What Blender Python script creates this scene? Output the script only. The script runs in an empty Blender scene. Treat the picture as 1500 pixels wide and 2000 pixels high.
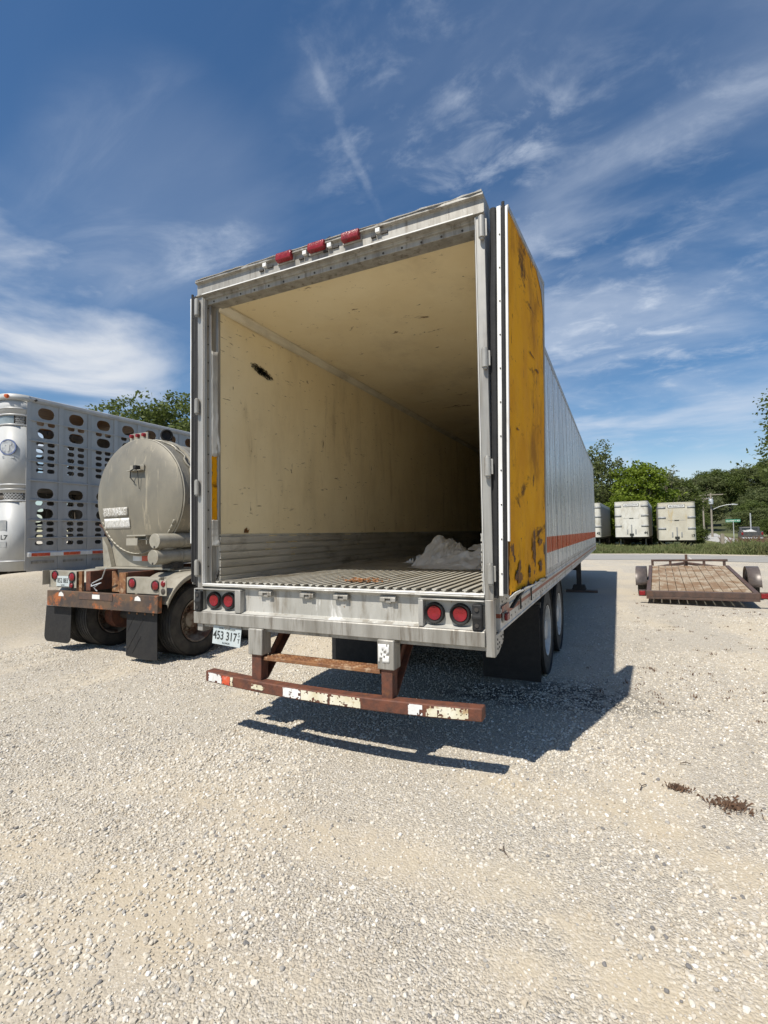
import bpy, bmesh, math, random
import numpy as np
from mathutils import Vector, Matrix, noise as mnoise
random.seed(7); rng = np.random.default_rng(7)
R = math.radians
sc = bpy.context.scene
col = sc.collection

# ------------------------------------------------------------------ camera, world, sun, exposure
cam_d = bpy.data.cameras.new('camera'); cam = bpy.data.objects.new('camera', cam_d); col.objects.link(cam)
cam_d.lens = 36 * 964.33 / 2000; cam_d.sensor_width = 36; cam_d.sensor_fit = 'AUTO'
cam_d.clip_start = 0.05; cam_d.clip_end = 6000
YAW, PITCH, ROLL = 0.44200754, 0.04273215, -0.01628292
CAM = Vector((2.0396, -3.2186, 1.6877))
fw = Vector((-math.sin(YAW) * math.cos(PITCH), math.cos(YAW) * math.cos(PITCH), math.sin(PITCH)))
rt = Vector((math.cos(YAW), math.sin(YAW), 0)); up = rt.cross(fw)
r2 = rt * math.cos(ROLL) + up * math.sin(ROLL); u2 = up * math.cos(ROLL) - rt * math.sin(ROLL)
cam.matrix_world = Matrix(((r2.x, u2.x, -fw.x, CAM.x), (r2.y, u2.y, -fw.y, CAM.y), (r2.z, u2.z, -fw.z, CAM.z), (0, 0, 0, 1)))
sc.camera = cam

SUN = Vector((-0.165, -0.63, 1.0)).normalized()          # towards the sun
sun_d = bpy.data.lights.new('sun', 'SUN'); sun_d.energy = 5.0; sun_d.angle = R(0.53); sun_d.color = (1.0, 0.945, 0.85)
sun = bpy.data.objects.new('sun', sun_d); col.objects.link(sun)
sun.rotation_euler = SUN.to_track_quat('Z', 'Y').to_euler(); sun.location = (0, 0, 30)

world = bpy.data.worlds.new('World'); sc.world = world; world.use_nodes = True
sc.view_settings.view_transform = 'Standard'; sc.view_settings.look = 'None'
sc.view_settings.exposure = 0.24; sc.view_settings.gamma = 1.0; sc.view_settings.use_curve_mapping = False
sc.cycles.use_denoising = True; sc.cycles.max_bounces = 6; sc.cycles.diffuse_bounces = 4

class NT:
    """small helper around a node tree"""
    def __init__(s, tree): s.t = tree; s.n = tree.nodes; s.l = tree.links
    def new(s, typ, **kw):
        nd = s.n.new(typ)
        for k, v in kw.items(): setattr(nd, k, v)
        return nd
    def link(s, a, b): s.l.new(a, b)
    def put(s, sock, val):
        if hasattr(val, 'is_output'): s.l.new(val, sock)
        else: sock.default_value = val
    def math(s, op, a, b=0.0, clamp=False):
        nd = s.new('ShaderNodeMath', operation=op, use_clamp=clamp); s.put(nd.inputs[0], a); s.put(nd.inputs[1], b); return nd.outputs[0]
    def noise(s, vec, scale, detail=4, rough=0.55, dist=0.0):
        nd = s.new('ShaderNodeTexNoise'); s.put(nd.inputs['Vector'], vec); nd.inputs['Scale'].default_value = scale
        nd.inputs['Detail'].default_value = detail; nd.inputs['Roughness'].default_value = rough; nd.inputs['Distortion'].default_value = dist
        return nd.outputs['Fac']
    def voro(s, vec, scale, feature='F1', out='Distance'):
        nd = s.new('ShaderNodeTexVoronoi', feature=feature); s.put(nd.inputs['Vector'], vec); nd.inputs['Scale'].default_value = scale
        return nd.outputs[out]
    def mapping(s, vec, scale=(1, 1, 1), rot=(0, 0, 0), loc=(0, 0, 0)):
        nd = s.new('ShaderNodeMapping'); s.put(nd.inputs[0], vec); nd.inputs['Location'].default_value = loc
        nd.inputs['Rotation'].default_value = rot; nd.inputs['Scale'].default_value = scale; return nd.outputs[0]
    def step(s, v, a, b):
        nd = s.new('ShaderNodeMapRange', interpolation_type='SMOOTHSTEP'); s.put(nd.inputs['Value'], v)
        nd.inputs['From Min'].default_value = a; nd.inputs['From Max'].default_value = b; return nd.outputs[0]
    def mix(s, fac, a, b):
        nd = s.new('ShaderNodeMix', data_type='RGBA'); s.put(nd.inputs[0], fac)
        for k, v in ((6, a), (7, b)):
            if hasattr(v, 'is_output'): s.l.new(v, nd.inputs[k])
            else: nd.inputs[k].default_value = (*v, 1) if len(v) == 3 else v
        return nd.outputs[2]

def build_sky():
    T = NT(world.node_tree); T.n.clear()
    out = T.new('ShaderNodeOutputWorld'); bg = T.new('ShaderNodeBackground'); bg.inputs['Strength'].default_value = 0.09
    sky = T.new('ShaderNodeTexSky', sky_type='NISHITA', sun_disc=False); sky.sun_elevation = math.asin(SUN.z)
    sky.sun_rotation = math.atan2(SUN.x, SUN.y); sky.air_density = 1.0; sky.dust_density = 0.4; sky.ozone_density = 1.7; sky.altitude = 200
    tc = T.new('ShaderNodeTexCoord'); sep = T.new('ShaderNodeSeparateXYZ'); T.link(tc.outputs['Generated'], sep.inputs[0])
    dz = T.math('ADD', T.math('MAXIMUM', sep.outputs[2], 0.0), 0.16)
    cmb = T.new('ShaderNodeCombineXYZ'); T.link(T.math('DIVIDE', sep.outputs[0], dz), cmb.inputs[0]); T.link(T.math('DIVIDE', sep.outputs[1], dz), cmb.inputs[1])
    P = cmb.outputs[0]
    def zone(u, v, c_out, c_in):
        d = (fw + r2 * ((u - 750) / 964.33) - u2 * ((v - 1000) / 964.33)).normalized()
        dt = T.new('ShaderNodeVectorMath', operation='DOT_PRODUCT'); T.link(tc.outputs['Generated'], dt.inputs[0]); dt.inputs[1].default_value = d
        return T.step(dt.outputs['Value'], math.cos(R(c_out)), math.cos(R(c_in)))
    mul = lambda a, b: T.math('MULTIPLY', a, b)
    # a thin veil everywhere, fleecy patches over one quarter, a drawn-out streak, a brighter low bank
    veil = T.step(T.noise(T.mapping(P, (0.55, 0.9, 1), (0, 0, R(35)), (3.1, 1.7, 0)), 1.0, 6, 0.6, 0.6), 0.42, 0.78)
    fib = T.step(T.noise(T.mapping(P, (1.0, 2.6, 1), (0, 0, R(62)), (1.3, 4.1, 0)), 1.6, 10, 0.62, 0.7), 0.42, 0.80)
    pat = T.step(T.noise(T.mapping(P, (1.25, 1.7, 1), (0, 0, R(-25)), (7.7, 2.2, 0)), 5.0, 10, 0.62, 0.35), 0.46, 0.78)
    pat = mul(pat, T.math('ADD', T.step(T.noise(T.mapping(P, (1, 1, 1), (0, 0, 0), (2.1, 8.8, 0)), 1.6, 4, 0.5), 0.38, 0.62), 0.12))
    bank = T.step(T.noise(T.mapping(tc.outputs['Generated'], (1.6, 1.6, 5.2), (0, 0, 0), (0.9, 5.3, 0.35)), 1.5, 8, 0.55, 0.4), 0.40, 0.66)
    soft = T.step(T.noise(T.mapping(P, (0.8, 1.5, 1), (0, 0, R(15)), (4.4, 0.3, 0)), 1.3, 7, 0.55, 0.5), 0.36, 0.74)
    low = T.math('SUBTRACT', 1.0, T.step(sep.outputs[2], 0.03, 0.20))
    m = T.math('ADD', mul(veil, 0.16), mul(mul(fib, veil), 0.22))
    m = T.math('ADD', m, mul(mul(pat, zone(1340, 330, 34, 8)), 0.50)); m = T.math('ADD', m, mul(mul(pat, zone(850, 260, 16, 4)), 0.26))
    m = T.math('ADD', m, mul(mul(soft, zone(1300, 690, 27, 8)), 0.62)); m = T.math('ADD', m, mul(mul(T.math('ADD', mul(fib, 0.7), 0.3), zone(330, 420, 13, 1)), 0.34)); m = T.math('ADD', m, mul(zone(420, 480, 6, 0.5), mul(fib, 0.4)))
    pd = lambda u, v: (fw + r2 * ((u - 750) / 964.33) - u2 * ((v - 1000) / 964.33)).normalized()
    dn = T.new('ShaderNodeVectorMath', operation='DOT_PRODUCT'); T.link(tc.outputs['Generated'], dn.inputs[0]); dn.inputs[1].default_value = pd(565, 10).cross(pd(706, 335)).normalized()
    wob = mul(T.math('SUBTRACT', T.noise(P, 5.0, 6, 0.65), 0.5), 0.055)
    trail = mul(T.math('SUBTRACT', 1.0, T.step(T.math('ABSOLUTE', T.math('ADD', dn.outputs['Value'], wob)), 0.001, 0.012)), mul(zone(620, 120, 15, 6), T.step(T.noise(P, 4.5, 6, 0.65), 0.42, 0.64)))
    m = T.math('ADD', m, mul(trail, 0.20))
    cu = T.math('MAXIMUM', mul(bank, mul(zone(60, 690, 17, 6), 0.9)), mul(mul(bank, low), 0.55))
    m = T.math('MAXIMUM', T.math('MINIMUM', m, 0.8), cu)
    cloud = T.mix(cu, (6.2, 6.9, 8.0), (7.6, 7.8, 8.1))
    hs = T.new('ShaderNodeHueSaturation'); hs.inputs['Saturation'].default_value = 1.22; hs.inputs['Value'].default_value = 1.05; T.link(sky.outputs[0], hs.inputs['Color'])
    T.link(T.mix(m, hs.outputs[0], cloud), bg.inputs['Color']); T.link(bg.outputs[0], out.inputs[0])
build_sky()

# ------------------------------------------------------------------ materials
def mat(name, c1, c2=None, scale=6.0, stretch=(1, 1, 1), rough=0.6, metal=0.0, bump=0.0, bscale=60.0, dirt=None, dirt_amt=0.5,
        dscale=3.0, dstretch=(1, 1, 1), drange=(0.5, 0.75), spec=0.5, extra=None, trans=0.0, rand=True):
    m = bpy.data.materials.new(name); m.use_nodes = True; T = NT(m.node_tree); T.n.clear()
    out = T.new('ShaderNodeOutputMaterial'); b = T.new('ShaderNodeBsdfPrincipled'); T.link(b.outputs[0], out.inputs[0])
    tc = T.new('ShaderNodeTexCoord'); T.raw = tc.outputs['Object']; oi = T.new('ShaderNodeObjectInfo')
    sc_ = T.new('ShaderNodeVectorMath', operation='SCALE'); sc_.inputs[0].default_value = (17.3, 31.1, 5.7); T.link(oi.outputs['Random'], sc_.inputs['Scale'])
    ad = T.new('ShaderNodeVectorMath', operation='ADD'); T.link(T.raw, ad.inputs[0]); T.link(sc_.outputs[0], ad.inputs[1]); V = ad.outputs[0] if rand else T.raw
    c2 = c2 or tuple(x * 0.75 for x in c1)
    c = T.mix(T.step(T.noise(T.mapping(V, stretch), scale, 5, 0.6), 0.35, 0.68), c1, c2)
    if dirt:
        dm = T.math('MULTIPLY', T.step(T.noise(T.mapping(V, dstretch, (0, 0, 0), (3.3, 1.1, 7.2)), dscale, 8, 0.65), *drange), dirt_amt)
        c = T.mix(dm, c, dirt)
    if extra: c = extra(T, V, c)
    T.link(c, b.inputs['Base Color'])
    rr = T.math('ADD', T.math('MULTIPLY', T.noise(V, scale * 2.3, 3), 0.25), rough - 0.12)
    T.link(rr, b.inputs['Roughness']); b.inputs['Metallic'].default_value = metal; b.inputs['Specular IOR Level'].default_value = spec
    if bump:
        bp = T.new('ShaderNodeBump'); bp.inputs['Strength'].default_value = bump; bp.inputs['Distance'].default_value = 0.01
        T.link(T.noise(T.mapping(V, stretch), bscale, 4, 0.6), bp.inputs['Height']); T.link(bp.outputs[0], b.inputs['Normal'])
    if trans:
        tr = T.new('ShaderNodeBsdfTranslucent'); T.link(c, tr.inputs[0]); mx = T.new('ShaderNodeMixShader'); mx.inputs[0].default_value = trans
        T.link(b.outputs[0], mx.inputs[1]); T.link(tr.outputs[0], mx.inputs[2]); T.link(mx.outputs[0], out.inputs[0])
    return m

def x_spots(dark, scale, lo, hi, stretch=(1, 1, 1)):
    def f(T, V, c): return T.mix(T.step(T.noise(T.mapping(V, stretch, (0.4, 0.2, 0.1)), scale, 6, 0.7, 0.4), lo, hi), c, dark)
    return f
def x_chain(*fs):
    def f(T, V, c):
        for g in fs: c = g(T, V, c)
        return c
    return f
def x_zband(z0, z1, colr, ragged=0.0):
    def f(T, V, c):
        s = T.new('ShaderNodeSeparateXYZ'); T.link(T.raw, s.inputs[0]); z = s.outputs[2]
        if ragged: z = T.math('ADD', z, T.math('MULTIPLY', T.math('SUBTRACT', T.noise(V, 30, 4), 0.5), ragged))
        return T.mix(T.math('MULTIPLY', T.math('GREATER_THAN', z, z0), T.math('LESS_THAN', z, z1)), c, colr)
    return f

M = {}
M['post'] = mat('brushed_grey_post', (0.36, 0.35, 0.325), (0.27, 0.26, 0.235), 7, (2.2, 2.2, 0.12), 0.45, 0.35, 0.12, 80, (0.12, 0.09, 0.065), 0.7, 5, (3, 3, 0.2), (0.5, 0.74))
M['alu'] = mat('weathered_aluminium', (0.40, 0.39, 0.36), (0.285, 0.275, 0.25), 9, (1, 1, 0.25), 0.42, 0.25, 0.12, 80, (0.16, 0.12, 0.085), 0.75, 5, (1.6, 1.6, 0.35), (0.52, 0.74))
M['alu_dirty'] = mat('stained_aluminium', (0.37, 0.355, 0.32), (0.25, 0.235, 0.205), 7, (1.5, 1.5, 0.22), 0.5, 0.3, 0.15, 70, (0.10, 0.075, 0.05), 0.8, 6, (3.2, 3.2, 0.3), (0.5, 0.72))
M['sill'] = mat('painted_sill_steel', (0.46, 0.45, 0.415), (0.35, 0.34, 0.305), 5, (1, 1, 0.4), 0.5, 0.1, 0.1, 60, (0.17, 0.14, 0.10), 0.75, 5, (2.6, 2.6, 0.45), (0.52, 0.72),
    extra=x_chain(x_spots((0.20, 0.12, 0.06), 26, 0.63, 0.70, (1, 1, 0.5)), x_spots((0.62, 0.61, 0.58), 3.5, 0.60, 0.70, (1.5, 1, 0.3))))
M['white'] = mat('white_trim', (0.78, 0.78, 0.76), (0.66, 0.65, 0.62), 8, (1, 1, 0.3), 0.4, 0, 0.05, 50, (0.30, 0.26, 0.2), 0.5, 7, (1, 1, 0.4), (0.58, 0.75))
M['skin'] = mat('trailer_side_skin', (0.66, 0.66, 0.65), (0.52, 0.525, 0.53), 3, (1, 1.4, 0.25), 0.30, 0.45, 0.05, 9, (0.30, 0.28, 0.25), 0.55, 2.2, (1, 3, 0.3), (0.5, 0.75),
    extra=x_zband(1.43, 1.615, (0.50, 0.085, 0.03)))
M['rail'] = mat('side_rail', (0.55, 0.54, 0.52), (0.40, 0.385, 0.36), 5, (1, 1, 1), 0.45, 0.3, 0.1, 60, (0.15, 0.10, 0.07), 0.7, 4, (1, 1, 1), (0.5, 0.7), extra=x_zband(1.095, 1.125, (0.27, 0.08, 0.05)))
M['liner'] = mat('cream_wall_liner', (0.85, 0.725, 0.475), (0.80, 0.67, 0.425), 2.0, (1, 1, 1), 0.45, 0, 0.10, 260, (0.42, 0.33, 0.19), 0.34, 1.4, (1, 1.6, 0.5), (0.45, 0.78),
    extra=x_chain(x_spots((0.22, 0.15, 0.08), 7.5, 0.655, 0.72, (1, 1.3, 0.6)), x_spots((0.26, 0.19, 0.11), 26, 0.63, 0.70, (1, 0.35, 1)), x_spots((0.48, 0.375, 0.22), 1.7, 0.54, 0.8, (1, 2.2, 0.35)), x_spots((0.30, 0.22, 0.13), 9, 0.64, 0.67, (1, 0.5, 3.5))))
M['ceil'] = mat('cream_ceiling_liner', (0.87, 0.75, 0.50), (0.82, 0.69, 0.44), 1.6, (1, 1, 1), 0.5, 0, 0.10, 260, (0.42, 0.32, 0.19), 0.4, 1.1, (1.5, 1, 1), (0.46, 0.76),
    extra=x_chain(x_spots((0.24, 0.15, 0.07), 4.2, 0.625, 0.67, (0.6, 1.5, 1)), x_spots((0.22, 0.15, 0.085), 17, 0.64, 0.71, (0.8, 1.3, 1))))
M['cove'] = mat('cove_trim', (0.74, 0.68, 0.54), (0.62, 0.56, 0.43), 8, (1, 0.3, 1), 0.45, 0, 0.05, 60, (0.25, 0.19, 0.12), 0.6, 5, (1, 0.5, 1))
M['kick'] = mat('kick_plate', (0.66, 0.64, 0.59), (0.50, 0.48, 0.43), 6, (1, 0.15, 1), 0.42, 0.55, 0.1, 60, (0.12, 0.10, 0.07), 0.6, 7, (1, 0.4, 1))
M['floor'] = mat('duct_floor_base', (0.075, 0.068, 0.058), (0.05, 0.045, 0.037), 8, (1, 0.2, 1), 0.6, 0.3, 0.1, 80)  # near-black colour paints in the shade of the grooves between ribs
M['rib'] = mat('duct_floor_rib', (0.56, 0.535, 0.47), (0.42, 0.39, 0.32), 9, (1, 0.12, 1), 0.45, 0.35, 0.08, 70, (0.20, 0.15, 0.09), 0.7, 3.5, (1, 0.35, 1), (0.5, 0.72))
M['black'] = mat('black_rubber', (0.009, 0.009, 0.010), (0.016, 0.0155, 0.015), 12, rough=0.7, bump=0.15, bscale=70)
M['tyre'] = mat('tyre_rubber', (0.020, 0.019, 0.018), (0.045, 0.041, 0.036), 7, rough=0.75, bump=0.25, bscale=90, dirt=(0.14, 0.12, 0.095), dirt_amt=0.32, dscale=5, drange=(0.48, 0.8))
M['under'] = mat('dark_chassis', (0.030, 0.028, 0.026), (0.055, 0.045, 0.036), 7, rough=0.75, bump=0.2, bscale=50)
M['rust'] = mat('rusted_steel', (0.145, 0.050, 0.027), (0.078, 0.034, 0.023), 14, rough=0.72, bump=0.35, bscale=70, dirt=(0.19, 0.075, 0.03), dirt_amt=0.8, dscale=9, drange=(0.52, 0.7))
M['rust_lt'] = mat('worn_rusty_tread', (0.25, 0.115, 0.045), (0.14, 0.06, 0.028), 11, rough=0.7, bump=0.4, bscale=60, dirt=(0.42, 0.30, 0.19), dirt_amt=0.8, dscale=13, drange=(0.5, 0.66))
M['rust_org'] = mat('flaking_bumper_paint', (0.055, 0.042, 0.036), (0.12, 0.075, 0.045), 5, rough=0.65, bump=0.3, bscale=60, dirt=(0.34, 0.105, 0.03), dirt_amt=1, dscale=3.2, drange=(0.54, 0.64))
M['tape'] = mat('faded_reflective_tape', (0.72, 0.69, 0.56), (0.60, 0.54, 0.37), 7, (1, 1, 1), 0.45, 0, 0.1, 60, (0.36, 0.22, 0.10), 0.8, 12, (1, 1, 1), (0.55, 0.66))
M['tape_red'] = mat('reflective_tape_red', (0.62, 0.10, 0.035), (0.46, 0.05, 0.03), 9, rough=0.4, dirt=(0.7, 0.5, 0.42), dirt_amt=0.7, dscale=17)
M['tape_fade'] = mat('faded_side_tape', (0.36, 0.17, 0.13), (0.42, 0.30, 0.25), 14, rough=0.6)
M['redlens'] = mat('red_lamp_lens', (0.24, 0.010, 0.014), (0.15, 0.007, 0.010), 14, rough=0.26, bump=0.25, bscale=120)
M['lampglass'] = mat('amber_marker_lens', (0.60, 0.13, 0.02), (0.45, 0.07, 0.015), 20, rough=0.25)
M['foam'] = mat('yellow_insulation_foam', (0.72, 0.335, 0.001), (0.60, 0.255, 0.001), 2.5, (1, 1, 0.7), 0.8, 0, 0.3, 60, (0.28, 0.11, 0.004), 0.8, 1.5, (1, 1.3, 0.8), (0.50, 0.70), spec=0.25,
    extra=x_chain(x_spots((0.10, 0.04, 0.004), 2.6, 0.565, 0.68, (1, 0.6, 1.3)), x_spots((0.10, 0.045, 0.006), 8, 0.62, 0.67, (1, 1.1, 0.45)), x_spots((0.15, 0.065, 0.010), 26, 0.63, 0.69, (1, 1, 0.4))))
M['foam_dark'] = mat('torn_brown_foam', (0.22, 0.095, 0.018), (0.085, 0.04, 0.014), 12, (1, 1, 0.6), 0.85, 0, 0.5, 50, (0.02, 0.013, 0.008), 1, 9, (1, 1, 0.6), (0.5, 0.62))
M['sheet'] = mat('white_plastic_sheet', (0.90, 0.895, 0.875), (0.84, 0.83, 0.80), 4, rough=0.35, bump=0.12, bscale=25, dirt=(0.62, 0.55, 0.40), dirt_amt=0.4, dscale=3.5, trans=0.2)
M['leafdry'] = mat('dry_leaf', (0.34, 0.15, 0.055), (0.20, 0.085, 0.03), 25, rough=0.8)
M['plate'] = mat('licence_plate_face', (0.50, 0.55, 0.55), (0.43, 0.49, 0.50), 8, rough=0.4, dirt=(0.4, 0.36, 0.28), dirt_amt=0.4, dscale=12)
M['ink'] = mat('black_lettering', (0.02, 0.022, 0.02), (0.035, 0.04, 0.035), 20, rough=0.5)
M['ink_grey'] = mat('faded_grey_lettering', (0.50, 0.49, 0.45), (0.60, 0.59, 0.55), 60, rough=0.6)
M['rimwhite'] = mat('white_wheel_rim', (0.50, 0.50, 0.48), (0.40, 0.39, 0.365), 7, rough=0.45, dirt=(0.22, 0.13, 0.07), dirt_amt=0.7, dscale=5, drange=(0.55, 0.75))
M['rimrust'] = mat('rusty_wheel_rim', (0.26, 0.23, 0.19), (0.15, 0.11, 0.08), 7, rough=0.6, dirt=(0.09, 0.04, 0.022), dirt_amt=0.9, dscale=6, drange=(0.45, 0.6))
M['tank'] = mat('dusty_tank_shell', (0.245, 0.222, 0.172), (0.19, 0.175, 0.14), 2.2, (1, 1, 0.6), 0.48, 0.25, 0.08, 60, (0.16, 0.15, 0.125), 0.55, 2.2, (1.6, 1.6, 0.6), (0.46, 0.72),
    extra=x_chain(x_spots((0.38, 0.335, 0.25), 5, 0.55, 0.70, (2.4, 2.4, 0.22)), x_spots((0.12, 0.115, 0.10), 3, 0.62, 0.72, (1, 1, 0.8))))
M['tank_lt'] = mat('dusty_light_fitting', (0.36, 0.335, 0.275), (0.28, 0.26, 0.21), 5, rough=0.5, metal=0.15, dirt=(0.2, 0.16, 0.11), dirt_amt=0.6, dscale=6)
M['placard'] = mat('worn_placard', (0.74, 0.73, 0.70), (0.63, 0.62, 0.58), 9, rough=0.5, dirt=(0.40, 0.36, 0.29), dirt_amt=0.7, dscale=14, drange=(0.52, 0.62))
M['placard_worn'] = mat('scraped_placard', (0.36, 0.34, 0.30), (0.29, 0.27, 0.225), 9, rough=0.6, dirt=(0.66, 0.65, 0.62), dirt_amt=0.9, dscale=22, drange=(0.53, 0.6))
M['live'] = mat('polished_livestock_panel', (0.42, 0.42, 0.412), (0.34, 0.34, 0.332), 3, (1, 1, 0.3), 0.45, 0.15, 0.04, 30, (0.36, 0.34, 0.30), 0.5, 3, (1, 2, 0.4))
M['live_white'] = mat('livestock_corner_skin', (0.47, 0.475, 0.47), (0.39, 0.395, 0.385), 2, (1, 1, 0.5), 0.5, 0.0, 0.06, 18, (0.46, 0.44, 0.39), 0.45, 3, (1, 1, 0.5))
M['live_in'] = mat('livestock_interior', (0.16, 0.135, 0.105), (0.09, 0.075, 0.06), 4, rough=0.7)
M['live_wood'] = mat('varnished_roof_lining', (0.44, 0.22, 0.075), (0.27, 0.12, 0.04), 3, (4, 0.3, 1), 0.5)
M['emblem'] = mat('emblem_metal', (0.62, 0.62, 0.60), (0.30, 0.30, 0.31), 14, rough=0.4, metal=0.4)
M['blue'] = mat('blue_ring_paint', (0.10, 0.14, 0.28), (0.16, 0.19, 0.30), 12, rough=0.5)
M['wood'] = mat('weathered_deck_plank', (0.38, 0.315, 0.23), (0.28, 0.22, 0.15), 7, (5, 0.5, 1), 0.8, 0, 0.3, 50, (0.20, 0.118, 0.06), 0.9, 1.9, (1.3, 1.0, 1), (0.42, 0.58), rand=False)
M['frame_brown'] = mat('flatbed_steel', (0.10, 0.062, 0.048), (0.065, 0.045, 0.038), 8, rough=0.55, bump=0.2, bscale=50, dirt=(0.17, 0.08, 0.04), dirt_amt=0.6, dscale=7)
M['fender'] = mat('scuffed_fender', (0.12, 0.098, 0.088), (0.085, 0.07, 0.062), 6, rough=0.38, metal=0.2, dirt=(0.22, 0.17, 0.13), dirt_amt=0.5, dscale=6)
M['boxwhite'] = mat('aged_box_trailer_skin', (0.66, 0.645, 0.585), (0.55, 0.53, 0.46), 1.6, (1, 1, 0.6), 0.55, 0, 0.1, 14, (0.38, 0.335, 0.255), 0.6, 2.2, (1.5, 1.5, 0.6), (0.5, 0.72))
M['boxcream'] = mat('stained_box_trailer_skin', (0.58, 0.55, 0.455), (0.49, 0.455, 0.365), 1.6, (1, 1, 0.6), 0.55, 0, 0.1, 14, (0.45, 0.33, 0.13), 0.7, 1.1, (1.5, 1.5, 0.4), (0.52, 0.7))
M['boxgrey'] = mat('grey_box_band', (0.24, 0.25, 0.255), (0.32, 0.32, 0.31), 8, rough=0.5)
M['boxside'] = mat('shaded_box_side', (0.34, 0.34, 0.33), (0.25, 0.25, 0.245), 2, (1, 3, 0.4), 0.55, 0.1)  # shade of the sunless side painted into the skin colour
M['pole'] = mat('weathered_pole_wood', (0.30, 0.265, 0.22), (0.22, 0.19, 0.155), 5, (3, 3, 0.3), 0.85, 0, 0.2, 30)
M['green_sign'] = mat('green_sign_sheet', (0.01, 0.22, 0.125), (0.012, 0.19, 0.105), 6, rough=0.4)
M['galv'] = mat('galvanised_steel', (0.52, 0.54, 0.55), (0.42, 0.43, 0.44), 9, rough=0.42, metal=0.3)
M['truck'] = mat('black_truck_paint', (0.05, 0.052, 0.055), (0.075, 0.073, 0.07), 5, rough=0.35, dirt=(0.2, 0.175, 0.14), dirt_amt=0.6, dscale=4)
M['glass'] = mat('dark_window_glass', (0.03, 0.04, 0.045), (0.04, 0.05, 0.055), 4, rough=0.15)
M['window'] = mat('grey_window_glass', (0.20, 0.24, 0.26), (0.28, 0.32, 0.33), 6, rough=0.15)
M['bark'] = mat('tree_bark', (0.115, 0.09, 0.068), (0.07, 0.055, 0.042), 8, (2, 2, 0.4), 0.9, 0, 0.5, 30)
def leafm(n, a, b):
    def ob(T, V, c):
        oi = T.new('ShaderNodeObjectInfo'); return T.mix(T.math('MULTIPLY', oi.outputs['Random'], 0.45), c, tuple(x * 0.7 for x in a))
    return mat(n, a, b, 0.9, rough=0.55, trans=0.45, extra=ob, spec=0.3)
M['leaf'] = leafm('leaf_mid_green', (0.135, 0.17, 0.043), (0.085, 0.118, 0.031))
M['leaf_lime'] = leafm('leaf_lime_green', (0.20, 0.26, 0.026), (0.12, 0.18, 0.02))
M['leaf_dark'] = leafm('leaf_dark_green', (0.145, 0.172, 0.06), (0.10, 0.122, 0.043))
M['leaf_grey'] = leafm('leaf_grey_green', (0.19, 0.205, 0.092), (0.135, 0.15, 0.068))
M['grass'] = mat('verge_grass', (0.115, 0.145, 0.042), (0.165, 0.165, 0.065), 0.8, rough=0.7, trans=0.3)
M['weed'] = mat('dry_brown_weed', (0.15, 0.085, 0.05), (0.09, 0.055, 0.036), 20, rough=0.9)
M['twig'] = mat('dry_twig', (0.10, 0.07, 0.05), (0.06, 0.042, 0.03), 20, rough=0.9)

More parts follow.
